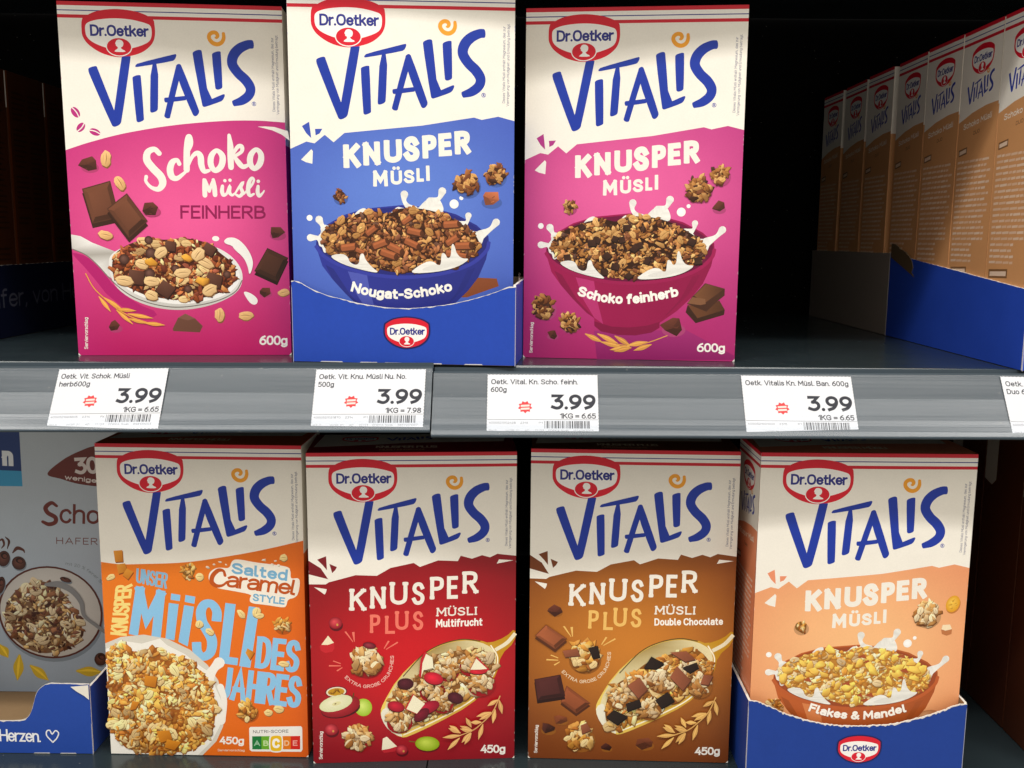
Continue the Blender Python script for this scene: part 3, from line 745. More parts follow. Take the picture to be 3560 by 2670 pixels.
def knusper_front(A, colr, h):
    """torn edge, splinters and hand cut lettering"""
    edge = T3a([(100, 1368), (240, 1308), (305, 1322), (390, 1252), (460, 1312), (550, 1235), (1190, 1165), (1625, 1090), (1690, 1108), (1830, 1078), (1985, 1112)])
    edge[0] = (0, edge[0][1]); edge[-1] = (W_, edge[-1][1])
    A.poly('front_panel', [(0, 0)] + edge + [(W_, 0)], CREAM)
    A.poly('front_panel', T3a([(207, 1183), (266, 1147), (274, 1215), (280, 1280), (240, 1240)]), colr)
    A.poly('front_panel', T3a([(312, 1205), (372, 1203), (348, 1242), (316, 1258)]), colr)
    A.poly('front_panel', T3a([(193, 1455), (278, 1370), (290, 1385), (283, 1488), (230, 1475)]), CREAM)
    for ch, q in (('K', (535, 1322, 672, 1522)), ('N', (697, 1303, 836, 1500)), ('U', (868, 1282, 1015, 1478)), ('S', (1030, 1252, 1160, 1466)), ('P', (1185, 1240, 1302, 1438)), ('E', (1320, 1222, 1430, 1418)), ('R', (1455, 1200, 1587, 1400))):
        x0, y0, x1, y1 = q
        text(A, 'product_lettering', ch, T3a([(x0, y0 + 8), (x1, y0 - 4), (x1 + 1, y1 - 8), (x0, y1)]), .255, CREAM, cap=.15, n=7)
    for ch, q in (('M', (772, 72, 893, 206)), ('\u00dc', (917, 72, 1010, 190)), ('S', (1026, 65, 1112, 178)), ('L', (1130, 50, 1190, 165)), ('I', (1210, 28, 1242, 157))):
        x0, y0, x1, y1 = q
        text(A, 'product_lettering', ch, T3b([(x0, y0 + 3), (x1, y0), (x1, y1 - 3), (x0, y1)]), .235, CREAM, cap=.15, n=7)

def bowl_picture(A, rim, inner, body, facet, pal, dark, extra, flavour, base, cap, seed, n=330, pieces=None):
    b = 'printed_bowl'
    A.poly(b, T3b([(293, 690), (300, 620), (380, 520), (520, 440), (700, 385), (1000, 356), (1250, 375), (1450, 430), (1620, 520), (1715, 610), (1718, 680), (1690, 800), (1620, 950), (1530, 1060), (1400, 1180), (1255, 1280), (1255, 1320), (1190, 1360), (1050, 1385), (900, 1380), (760, 1350), (706, 1305), (704, 1240), (640, 1195), (520, 1075), (420, 960), (340, 850)]), lambda x, y: mixc(body, shade(body, .62), (x / W_ - .45) * 1.5))
    A.poly(b, T3b([(365, 840), (430, 875), (560, 1085), (704, 1235), (640, 1195), (520, 1075), (420, 960)]), shade(body, .72))
    A.poly(b, T3b([(545, 895), (700, 925), (720, 1060), (780, 1290), (704, 1235), (610, 1080)]), facet)
    A.poly(b, T3b([(1530, 890), (1600, 870), (1500, 1040), (1330, 1200), (1255, 1270), (1430, 1080)]), shade(body, .70))
    A.poly(b, T3b([(704, 1265), (850, 1310), (1000, 1318), (1150, 1302), (1255, 1270), (1255, 1320), (1190, 1360), (1050, 1385), (900, 1380), (760, 1350), (706, 1305)]), shade(body, .66))
    A.poly(b, T3b([(306, 640), (385, 535), (520, 455), (700, 402), (1000, 374), (1240, 392), (1440, 446), (1610, 535), (1700, 625), (1690, 720), (1560, 830), (1330, 905), (1030, 935), (760, 915), (520, 845), (360, 760), (305, 700)]), inner, cm=True)
    A.line(b, T3b([(293, 690), (360, 775), (520, 860), (760, 925), (1030, 946), (1330, 915), (1560, 840), (1690, 735), (1718, 660)]), T3b([(0, 0, 30)])[0][2], rim, cap=.5)
    mk = 'printed_milk'
    A.poly(mk, T3b([(600, 450), (640, 400), (690, 378), (712, 390), (700, 430), (760, 440), (830, 420), (905, 430), (960, 365), (1010, 380), (1060, 385), (1130, 390), (1190, 320), (1240, 300), (1300, 290), (1330, 330), (1350, 390), (1330, 430), (900, 520), (640, 500)]), MILKF, smooth=2)
    A.poly(mk, T3b([(340, 690), (300, 640), (305, 615), (340, 580), (330, 540), (365, 510), (430, 540), (420, 700), (360, 760)]), MILKF, smooth=2)
    A.poly(mk, T3b([(1430, 490), (1500, 480), (1560, 560), (1620, 575), (1700, 560), (1670, 640), (1640, 720), (1600, 760), (1500, 600)]), MILKF, smooth=2)
    V = lambda pts: A.vline(mk, T3b(pts), MILKF, n=5)
    V([(1025, 268, 32), (1022, 320, 17), (1050, 365, 22), (1100, 400, 40)])
    V([(1340, 240, 33), (1310, 300, 17), (1240, 330, 40)])
    V([(325, 475, 31), (350, 525, 17), (380, 580, 40)])
    V([(250, 622, 29), (310, 625, 17), (350, 660, 40)])
    V([(1552, 440, 27), (1540, 490, 14), (1500, 520, 40)])
    V([(1785, 495, 32), (1735, 550, 18), (1650, 600, 40)])
    for q in ((248, 462, 24), (1435, 345, 38), (1497, 295, 17)):
        c, = T3b([q]); A.ell(mk, c[:2], c[2], c[2], MILK, ccol=C('FFFFFF'))
    sz = T3b([(0, 0, 30)])[0][2]
    mound(A, 'printed_muesli', T3b([(345, 690), (340, 590), (400, 520), (520, 470), (660, 420), (770, 400), (900, 435), (960, 380), (1160, 380), (1340, 425), (1480, 500), (1600, 580), (1655, 700), (1600, 770), (1480, 820), (1300, 870), (1100, 912), (880, 905), (740, 855), (600, 840), (430, 770)]), n, sz, pal, dark, extra)
    if pieces: pieces(A)
    A.poly('printed_milk', T3b([(400, 775), (450, 755), (520, 755), (550, 780), (565, 825), (610, 845), (640, 830), (645, 770), (660, 748), (680, 755), (690, 800), (740, 860), (810, 915), (640, 880), (500, 835)]), MILKF, smooth=2)
    A.poly('printed_milk', T3b([(1040, 918), (1120, 855), (1200, 815), (1250, 818), (1285, 850), (1310, 845), (1315, 770), (1325, 745), (1350, 755), (1365, 795), (1395, 780), (1400, 700), (1412, 668), (1430, 690), (1440, 745), (1480, 795), (1560, 795), (1450, 865), (1280, 905)]), MILKF, smooth=2)
    A.poly('printed_milk', T3b([(470, 800), (540, 815), (620, 865), (740, 895), (640, 878), (520, 838)]), shade(MILK, .8), smooth=1)
    A.poly('printed_milk', T3b([(1130, 890), (1220, 850), (1330, 845), (1440, 820), (1400, 855), (1270, 893)]), shade(MILK, .82), smooth=1)
    cp = T3b([(900, 1100, cap)])[0][2]
    arc_text(A, 'flavour_lettering', flavour, base, cp, .235, C('FBF8F0'), cap=.1, track=2.6, n=6)

def plus_front(A, colr, pluscol, panel, flavour, fq, h):
    edge = T5a([(88, 1410), (235, 1408), (265, 1388), (500, 1322), (690, 1325), (810, 1255), (1015, 1210), (1070, 1245), (1230, 1188), (1405, 1195), (1430, 1148), (1530, 1175), (1620, 1145), (1690, 1165), (1755, 1135), (1918, 1155)])
    edge[0] = (0, edge[0][1]); edge[-1] = (W_, edge[-1][1])
    A.poly('front_panel', [(0, 0)] + edge + [(W_, 0)], CREAM)
    wd3 = T5a([(85, 1200), (190, 1265), (258, 1362), (88, 1322)])
    wd3[0] = (0, wd3[0][1]); wd3[-1] = (0, wd3[-1][1])
    A.poly('front_panel', wd3, colr)
    A.poly('front_panel', T5a([(158, 1190), (238, 1158), (247, 1282), (210, 1240)]), colr)
    A.poly('front_panel', T5a([(268, 1226), (335, 1252), (320, 1280), (293, 1307)]), colr)
    A.poly('front_panel', T5a([(133, 1435), (245, 1450), (240, 1475), (228, 1498)]), CREAM)
    A.poly('front_panel', T5a([(1770, 1185), (1898, 1195), (1750, 1222)]), CREAM)
    pl = 'product_lettering'
    for ch, q in (('K', (440, 1440, 602, 1635)), ('N', (622, 1420, 777, 1614)), ('U', (797, 1377, 970, 1578)), ('S', (990, 1380, 1122, 1580)), ('P', (1150, 1332, 1290, 1532)), ('E', (1298, 1327, 1417, 1528)), ('R', (1438, 1286, 1594, 1483))):
        x0, y0, x1, y1 = q
        text(A, pl, ch, T5a([(x0 + 12, y0 + 2), (x1 - 10, y0), (x1 - 10, y1), (x0 + 12, y1 + 2)]), .165, CREAM, slab=True, cap=.1)
    for ch, q in (('P', (605, 330, 705, 488)), ('L', (735, 338, 833, 494)), ('U', (822, 298, 948, 460)), ('S', (972, 300, 1075, 462))):
        x0, y0, x1, y1 = q
        text(A, pl, ch, T5b([(x0 + 8, y0 + 2), (x1 - 6, y0), (x1 - 6, y1), (x0 + 8, y1 + 2)]), .16, pluscol, slab=True, cap=.1)
    text(A, pl, 'M\u00dcSLI', T5b([(1184, 272), (1526, 266), (1526, 336), (1184, 346)]), .17, CREAM, slab=True, track=3.0)
    text(A, 'flavour_lettering', flavour, fq, .18, C('FBF8F0'), track=2.9)
    for q in ([(393, 482), (408, 478), (470, 566), (466, 570)], [(458, 485), (480, 481), (483, 566), (477, 566)], [(768, 553), (782, 560), (737, 625), (732, 620)], [(848, 562), (856, 572), (752, 632), (750, 626)], [(294, 738), (300, 731), (364, 753), (362, 760)], [(260, 783), (262, 771), (364, 772), (364, 779)], [(335, 824), (326, 816), (376, 786), (379, 792)]):
        A.poly('front_panel', T5b(q), pluscol)
    arc_text(A, 'round_lettering', 'EXTRA GRO\u00dfE CRUNCHIES', T5b([(398, 880), (470, 935), (560, 962), (650, 952), (730, 912), (790, 840), (815, 760), (820, 685)]), T5b([(600, 900, 31)])[0][2], .16, mixc(pluscol, CREAM, .55), n=3, track=2.4)
    sc_ = 'printed_scoop'
    G0, G1, G2 = C('D8B048'), C('9A7A2C'), C('F4E8B8')
    A.poly(sc_, T5b([(705, 1160), (730, 1090), (850, 880), (1050, 680), (1200, 585), (1400, 538), (1560, 555), (1640, 582), (1780, 530), (1862, 452), (1862, 570), (1735, 685), (1712, 830), (1620, 970), (1480, 1110), (1200, 1262), (950, 1382), (885, 1392), (780, 1330), (720, 1240)]), lambda x, y: mixc(C('F4D668'), C('C48E18'), (x / W_ - .3) * 1.6), smooth=1)
    A.poly(sc_, T5b([(735, 1110), (860, 880), (1060, 684), (1215, 592), (1400, 550), (1555, 566), (1670, 625), (1702, 720), (1672, 830), (1600, 940), (1450, 1070), (1180, 1205), (950, 1330), (890, 1350), (800, 1300), (770, 1210)]), lambda x, y: mixc(G2, G1, .08 + .80 * math.exp(-((x / W_ - .60) / .16) ** 2)), smooth=1)
    A.poly(sc_, T5b([(708, 1160), (775, 1118), (790, 1200), (800, 1300), (900, 1365), (885, 1388), (780, 1330), (720, 1240)]), C('EFEAD6'), smooth=1)
    A.line(sc_, T5b([(905, 1368), (1200, 1232), (1470, 1082), (1610, 945), (1690, 815), (1708, 700), (1650, 600)]), T5b([(0, 0, 12)])[0][2], C('FFF6D8'), cap=.5)
    A.line(sc_, T5b([(900, 1000 - 140), (1060, 682), (1215, 590), (1400, 545), (1560, 562)]), T5b([(0, 0, 9)])[0][2], C('5B4A20'), cap=.2)
    A.line(sc_, T5b([(1690, 640), (1790, 580), (1862, 500)]), T5b([(0, 0, 34)])[0][2], C('EFE6C6'), cap=0)

WHEAT5 = [((1710, 1060), (1625, 1110)), ((1725, 1065), (1750, 1180)), ((1690, 1145), (1670, 1260)), ((1650, 1165), (1530, 1200)), ((1655, 1170), (1555, 1230)), ((1570, 1250), (1480, 1250)), ((1485, 1290), (1440, 1210)), ((1495, 1320), (1390, 1280)), ((1490, 1325), (1392, 1305)), ((1392, 1340), (1290, 1298)), ((1380, 1325), (1300, 1275)), ((1585, 1270), (1548, 1400)), ((1480, 1340), (1405, 1425)), ((1485, 1345), (1430, 1440)), ((1395, 1362), (1242, 1380)), ((1385, 1385), (1285, 1488))]
def wheat5(A, col):
    A.line('printed_wheat', T5b([(1375, 1368), (1500, 1318), (1580, 1255), (1670, 1160), (1732, 1025)]), T5b([(0, 0, 10)])[0][2], col, cap=0)
    for a, b in WHEAT5:
        p, q = T5b([a, b]); grain(A, 'printed_wheat', p, q, T5b([(0, 0, 40)])[0][2], shade(col, A.R.uniform(.85, 1.15)))

def weight(A, txt, Q): text(A, 'weight_lettering', txt, Q, .19, C('F6F3EC'), track=1.8)
def serving(A, Q): text(A, 'side_note', 'Serviervorschlag', Q, .16, C('EFE9E0'), n=2)

# ------------------------------------------------------------------ the seven fronts
def art1():
    A = Art(11); h = HH[1]; a, b = TR('1a'), TR('1b')
    pk = C('B82A7C')
    rad_bg(A, C('BA2474'), C('EA5A98'), C('BE1262'), h, C('BE2678'), .60)
    edge = a([(195, 1290), (400, 1225), (700, 1150), (1100, 1085), (1500, 1050), (1800, 1045), (2076, 1062)])
    edge[0] = (0, edge[0][1]); edge[-1] = (W_, edge[-1][1])
    A.poly('front_panel', [(0, 0)] + catmull(edge, 6) + [(W_, 0)], CREAM)
    A.poly('front_panel', a([(1818, 1097), (1880, 1095), (1960, 1100), (2072, 1135), (2086, 1216), (2020, 1165), (1940, 1128)]), CREAM)
    for x, y, rx, ry, an in ((278, 968, 33, 50, -.6), (325, 1097, 30, 47, .75), (445, 1138, 48, 29, .35)):
        c, = a([(x, y, 1)])
        A.ell('front_panel', c[:2], rx * c[2], ry * c[2], pk, an)
        u = (math.sin(-an), math.cos(an)) if ry > rx else (math.cos(an), math.sin(an))
        m = max(rx, ry) * c[2]
        A.line('front_panel', [(c[0] - u[0] * m, c[1] - u[1] * m), (c[0] + u[1] * m * .15, c[1] - u[0] * m * .15), (c[0] + u[0] * m, c[1] + u[1] * m)], 9 * c[2], CREAM, cap=0)
    top_design(A)
    L = 'product_lettering'
    V = lambda T, p: A.vline(L, T(p), CREAM, n=7)
    V(a, [(990, 1322, 22), (950, 1288, 22), (895, 1312, 27), (888, 1380, 32), (940, 1450, 33), (1005, 1520, 33), (1020, 1580, 30), (985, 1625, 22), (925, 1610, 15), (880, 1560, 13), (882, 1520, 16)])
    V(a, [(1160, 1412, 18), (1140, 1380, 17), (1100, 1400, 25), (1082, 1460, 28), (1098, 1520, 27), (1140, 1535, 20), (1190, 1500, 14), (1215, 1478, 12)])
    V(a, [(1225, 1330, 11), (1262, 1250, 12), (1258, 1195, 14), (1238, 1185, 24), (1226, 1260, 27), (1222, 1360, 27), (1222, 1462, 26)])
    V(a, [(1232, 1430, 13), (1270, 1350, 15), (1310, 1322, 21), (1338, 1350, 26), (1345, 1420, 26), (1368, 1475, 20), (1410, 1470, 13)])
    A.vline(L, a([(1475, 1300, 18), (1430, 1345, 24), (1425, 1420, 25), (1462, 1470, 21), (1512, 1430, 26), (1522, 1350, 26)]), CREAM, closed=True, n=7)
    V(a, [(1578, 1170, 14), (1588, 1260, 25), (1590, 1350, 26), (1594, 1442, 24)])
    V(a, [(1598, 1350, 12), (1650, 1270, 17), (1684, 1268, 18), (1682, 1310, 15), (1620, 1352, 13)])
    V(a, [(1622, 1350, 13), (1655, 1400, 22), (1695, 1438, 20), (1745, 1420, 12)])
    A.vline(L, a([(1805, 1292, 18), (1760, 1340, 24), (1755, 1410, 25), (1790, 1455, 20), (1836, 1410, 26), (1845, 1335, 24)]), CREAM, closed=True, n=7)
    V(b, [(1366, 82, 12), (1372, 150, 20), (1375, 215, 20)]); V(b, [(1375, 85, 13), (1396, 140, 15), (1412, 180, 14)]); V(b, [(1445, 82, 10), (1428, 130, 13), (1412, 178, 13)]); V(b, [(1445, 84, 14), (1455, 150, 20), (1460, 212, 19)])
    V(b, [(1522, 138, 14), (1518, 180, 17), (1530, 213, 15), (1558, 200, 11), (1582, 145, 14), (1580, 190, 15), (1602, 215, 11), (1625, 200, 8)])
    for q in ((1542, 92, 14), (1585, 88, 14), (1822, 98, 15)):
        c, = b([q]); A.ell(L, c[:2], c[2], c[2], CREAM)
    V(b, [(1625, 205, 8), (1665, 140, 10), (1690, 112, 13), (1676, 150, 14), (1690, 195, 15), (1665, 224, 13), (1638, 212, 10)])
    V(b, [(1700, 205, 8), (1760, 140, 10), (1785, 90, 10), (1768, 70, 12), (1744, 110, 17), (1736, 180, 18), (1752, 218, 14), (1785, 205, 9)])
    V(b, [(1820, 140, 13), (1816, 190, 17), (1830, 222, 14), (1860, 195, 8), (1870, 178, 6)])
    text(A, 'flavour_lettering', 'FEINHERB', b([(1168, 298), (1880, 305), (1880, 415), (1170, 412)]), .16, C('8E1450'), track=2.3)
    p = 'printed_spoon'
    A.poly(p, b([(255, 700), (265, 690), (380, 720), (480, 810), (560, 900), (600, 960), (800, 1120), (1000, 1200), (900, 1260), (600, 1100), (400, 850)]), C('B41A6C'), smooth=1)
    hd = b([(256, 540), (330, 555), (430, 610), (560, 660), (660, 700), (640, 930), (560, 890), (480, 800), (380, 712), (262, 662)]); hd[0] = (0, hd[0][1]); hd[-1] = (0, hd[-1][1])
    A.poly(p, hd, lambda x, y: mixc(C('F0EEEA'), C('A9A49C'), .5 + .5 * math.sin(y * 240)), smooth=0)
    A.poly(p, b([(560, 770), (600, 690), (760, 620), (1100, 585), (1400, 620), (1570, 700), (1670, 810), (1696, 920), (1650, 1030), (1500, 1115), (1300, 1168), (1100, 1178), (900, 1142), (720, 1062), (600, 950)]), lambda x, y: mixc(C('E6E4DF'), C('9C978F'), (y - .23) * 14), smooth=2)
    A.poly(p, b([(580, 790), (640, 690), (900, 640), (1300, 630), (1530, 712), (1640, 820), (1675, 915), (1610, 1020), (1450, 1092), (1200, 1132), (1000, 1112), (800, 1050), (660, 950)]), C('F2F0EC'), smooth=2)
    A.line(p, b([(262, 662), (380, 715), (480, 802), (560, 890), (660, 985), (800, 1075), (1000, 1137), (1200, 1150), (1450, 1108), (1620, 1030), (1685, 930)]), b([(0, 0, 9)])[0][2], C('77726A'), cap=.3)
    m = 'printed_muesli'
    u = b([(900, 800, 1)])[0][2]
    mound(A, m, b([(590, 810), (620, 690), (760, 610), (900, 580), (1060, 590), (1200, 570), (1400, 610), (1500, 700), (1620, 790), (1640, 920), (1560, 1010), (1400, 1070), (1180, 1100), (900, 1060), (760, 1000), (620, 920)]), 230, 34 * u, PAL_SPOON, C('4A1E0C'))
    for x, y, r, an in ((1085, 640, 62, .1), (1410, 670, 68, .5), (800, 900, 90, .1), (1045, 1000, 88, .6), (1450, 930, 88, .2)):
        (cx, cy), = b([(x, y)])
        Q = [(cx + r * u * math.cos(an + t), cy + r * u * .95 * math.sin(an + t)) for t in (-2.3, -.7, .8, 2.4)]
        A.poly(m, [(q[0] + 6 * u, q[1] + 12 * u) for q in Q], C('2C120A')); A.put(m, Q, [(0, 1, 2, 3)], np.array([C('6E4636'), C('5A3324'), C('4A281C'), C('573022')]))
    for x, y, r in ((905, 590, 35), (700, 750, 45), (915, 870, 45), (925, 700, 48), (1130, 830, 35), (1235, 1000, 35), (1560, 880, 33)):
        c, = b([(x, y)]); A.ell(m, c, r * u, r * u, C('3A1D14'), ccol=C('7A5346'))
    for x, y, rx, ry, an in ((1005, 695, 62, 42, -.6), (700, 925, 76, 44, .2), (1190, 865, 70, 42, -.1), (1375, 775, 82, 42, .45), (1415, 1005, 64, 50, -.5), (850, 790, 60, 42, .3), (930, 935, 62, 42, .1), (1320, 710, 60, 50, -.9), (930, 1050, 55, 45, .5)):
        c, = b([(x, y)]); oat(A, m, c[0], c[1], rx * u, ry * u, an, C('E8C48C'))
    for x, y, r in ((930, 770, 52), (1355, 935, 66), (1220, 740, 46)):
        c, = b([(x, y)]); flake(A, m, c[0], c[1], r * u, r * .8 * u, .3, C('E8A638'))
    mk = 'printed_milk'
    A.poly(mk, b([(1530, 600), (1570, 567), (1650, 578), (1730, 660), (1777, 760), (1772, 830), (1745, 892), (1735, 820), (1700, 740), (1620, 670), (1605, 640), (1550, 625)]), MILK, smooth=2)
    A.poly(mk, b([(1688, 1018), (1760, 1038), (1818, 1090), (1803, 1135), (1760, 1132), (1720, 1082)]), MILK, smooth=2)
    c, = b([(1465, 580)]); A.ell(mk, c, 30 * u, 22 * u, MILK)
    f = 'printed_chocolate'
    chunk(A, f, *a([(395, 1410)])[0], 78 * u)
    slab(A, f, b([(338, 155), (578, 88), (660, 400), (430, 450)]), C('6A3E2A'))
    slab(A, f, b([(720, 195), (897, 430), (740, 572), (553, 325)]), C('6A3E2A'))
    slab(A, f, b([(1895, 660), (2070, 745), (1975, 945), (1785, 855)]), C('4A2A1C'))
    for x, y, r, in ((920, 320, 78), (1975, 530, 72), (1875, 1025, 56), (620, 1305, 62)): chunk(A, f, *b([(x, y)])[0], r * u)
    A.poly(f, b([(1105, 1330), (1150, 1240), (1210, 1205), (1290, 1245), (1355, 1310), (1330, 1362), (1110, 1350)]), lambda x, y: mixc(C('6E4636'), C('3E2018'), (x - .1) * 12), smooth=0)
    A.poly(f, b([(1150, 1240), (1210, 1205), (1290, 1245), (1230, 1262)]), C('7E5444'))
    o = 'printed_oats'
    for T, x, y, rx, ry, an in ((a, 540, 1365, 42, 66, .1), (a, 660, 1570, 40, 66, -.5), (b, 545, 545, 62, 37, .2), (b, 2030, 1035, 50, 32, -.2), (b, 1495, 1215, 42, 63, .1), (b, 1715, 1225, 63, 39, .05)):
        c, = T([(x, y)]); oat(A, o, c[0], c[1], rx * u, ry * u, an, C('E6B87A'))
    g = C('E8A24A')
    A.line('printed_wheat', b([(375, 865), (440, 980), (530, 1070), (640, 1160), (760, 1230), (900, 1280)]), 9 * u, g, cap=0)
    for p0, p1 in (((490, 1060), (590, 1188)), ((535, 1070), (690, 1172)), ((640, 1165), (802, 1180)), ((640, 1175), (776, 1292)), ((735, 1205), (942, 1242)), ((740, 1245), (900, 1285)), ((870, 1280), (1042, 1300))):
        q0, q1 = b([p0, p1]); grain(A, 'printed_wheat', q0, q1, 34 * u, shade(g, A.R.uniform(.85, 1.1)))
    serving(A, b([(368, 1497), (366, 1233), (396, 1233), (400, 1495)]))
    weight(A, '600g', b([(1825, 1390), (2058, 1395), (2058, 1472), (1825, 1470)]))
    return A

def sq_piece(col):
    def f(A, part, x, y, s):
        an = A.R.uniform(0, 3)
        Q = [(x + 1.3 * s * math.cos(an + t), y + 1.1 * s * math.sin(an + t)) for t in (-2.3, -.8, .8, 2.3)]
        A.poly(part, [(q[0] + .1 * s, q[1] + .3 * s) for q in Q], shade(col, .25))
        A.put(part, Q, [(0, 1, 2, 3)], np.array([shade(col, k) for k in (1.35, 1.1, .7, .95)]))
    return f
def roll_piece(col):
    def f(A, part, x, y, s):
        an = A.R.uniform(-.7, .7)
        d = (math.cos(an) * 1.7 * s, math.sin(an) * 1.7 * s)
        A.line(part, [(x - d[0], y - d[1] + .3 * s), (x + d[0], y + d[1] + .3 * s)], 1.7 * s, shade(col, .25), smooth=False)
        A.line(part, [(x - d[0], y - d[1]), (x + d[0], y + d[1])], 1.6 * s, col, smooth=False, cap=.3)
        A.line(part, [(x - d[0], y - d[1] - .35 * s), (x + d[0], y + d[1] - .35 * s)], .5 * s, shade(col, 1.45), smooth=False, cap=.2)
        A.ell(part, (x + d[0], y + d[1]), .35 * s, .75 * s, shade(col, .3), an, n=10)
    return f

def art2():
    A = Art(22); h = HH[2]; b = TR('2b')
    rad_bg(A, C('3F55B4'), C('5F80D4'), C('4460BE'), h, C('3E55B4'), .55)
    knusper_front(A, C('3A52B2'), h); top_design(A)
    u = b([(900, 800, 1)])[0][2]
    bl = C('A85E38')
    A.poly('printed_chocolate', b([(1640, 925), (1815, 935), (1832, 1000), (1560, 1090), (1500, 1090)]), C('8A4A2A'))
    bowl_picture(A, C('343CA0'), C('232878'), C('2C3494'), C('4C56B0'), PAL_CHOC, C('3A1C0C'), (.05, roll_piece(C('9A5632'))), 'Nougat-Schoko', b([(583, 1030), (780, 1082), (1000, 1097), (1200, 1080), (1430, 1036)]), 84, 2)
    cl = 'printed_clusters'
    for x, y, r in ((1570, 125, 118), (1812, 55, 98), (488, 228, 66)): cluster(A, cl, *b([(x, y)])[0], r * u, PAL_CHOC, 30 if r > 80 else 14)
    chunk(A, 'printed_chocolate', *b([(1770, 258)])[0], 92 * u, C('A85E3C'))
    return A

def art3():
    A = Art(33); h = HH[3]; b = T3b
    rad_bg(A, C('B02E7A'), C('E4609E'), C('AE246A'), h, C('A82872'), .52)
    A.poly('front_panel', b([(702, 1345), (1480, 1340), (1885, 1555), (1884, 1592), (728, 1588)]), lambda x, y: mixc(C('AE327C'), C('8C1A60'), (y - .26) * 22))
    knusper_front(A, C('B03484'), h); top_design(A)
    u = b([(900, 800, 1)])[0][2]
    bowl_picture(A, C('9C1850'), C('6A0C3A'), C('9E144E'), C('B83270'), PAL_DARK, C('34190A'), (.06, sq_piece(C('3C241A'))), 'Schoko feinherb', b([(568, 1052), (780, 1106), (990, 1120), (1200, 1096), (1408, 1056)]), 86, 3)
    cl = 'printed_clusters'
    for x, y, r, n in ((1580, 140, 118, 34), (1762, 25, 88, 20), (490, 300, 64, 14), (275, 1140, 112, 30), (495, 1268, 95, 26)): cluster(A, cl, *b([(x, y)])[0], r * u, PAL_DARK, n)
    f = 'printed_chocolate'
    for x, y, r in ((1752, 305, 58), (348, 1375, 52), (1362, 1300, 105)): chunk(A, f, *b([(x, y)])[0], r * u)
    A.poly(f, b([(1475, 1190), (1492, 1128), (1640, 1150), (1760, 1090), (1806, 1170), (1800, 1212), (1560, 1282)]), C('3A2014'))
    A.poly(f, b([(1492, 1128), (1640, 1150), (1760, 1090), (1806, 1170), (1575, 1240)]), lambda x, y: mixc(C('6A4026'), C('3E2416'), (x - .155) * 30))
    A.poly(f, b([(1486, 1118), (1530, 1060), (1640, 945), (1806, 992), (1804, 1050), (1740, 1100), (1650, 1185)]), C('46281A'))
    A.poly(f, b([(1545, 1050), (1645, 950), (1804, 992), (1640, 1110)]), lambda x, y: mixc(C('7A4E30'), C('4A2A1A'), (x - .155) * 40))
    A.poly(f, b([(1490, 1115), (1532, 1062), (1640, 1078), (1644, 1120), (1600, 1130)]), C('80563A'))
    g = C('E0A050')
    A.line('printed_wheat', b([(780, 1440), (1000, 1470), (1150, 1447), (1322, 1386)]), 8 * u, g, cap=0)
    for p0, p1 in (((630, 1372), (775, 1442)), ((735, 1372), (905, 1452)), ((880, 1390), (1010, 1472)), ((765, 1440), (945, 1482)), ((985, 1470), (1155, 1438)), ((1000, 1480), (838, 1506)), ((1015, 1488), (872, 1520)), ((1185, 1462), (1038, 1512))):
        q0, q1 = b([p0, p1]); grain(A, 'printed_wheat', q0, q1, 42 * u, shade(g, A.R.uniform(.85, 1.1)))
    serving(A, b([(155, 1532), (162, 1275), (190, 1275), (184, 1532)]))
    weight(A, '600g', b([(1572, 1448), (1808, 1455), (1808, 1527), (1572, 1525)]))
    return A

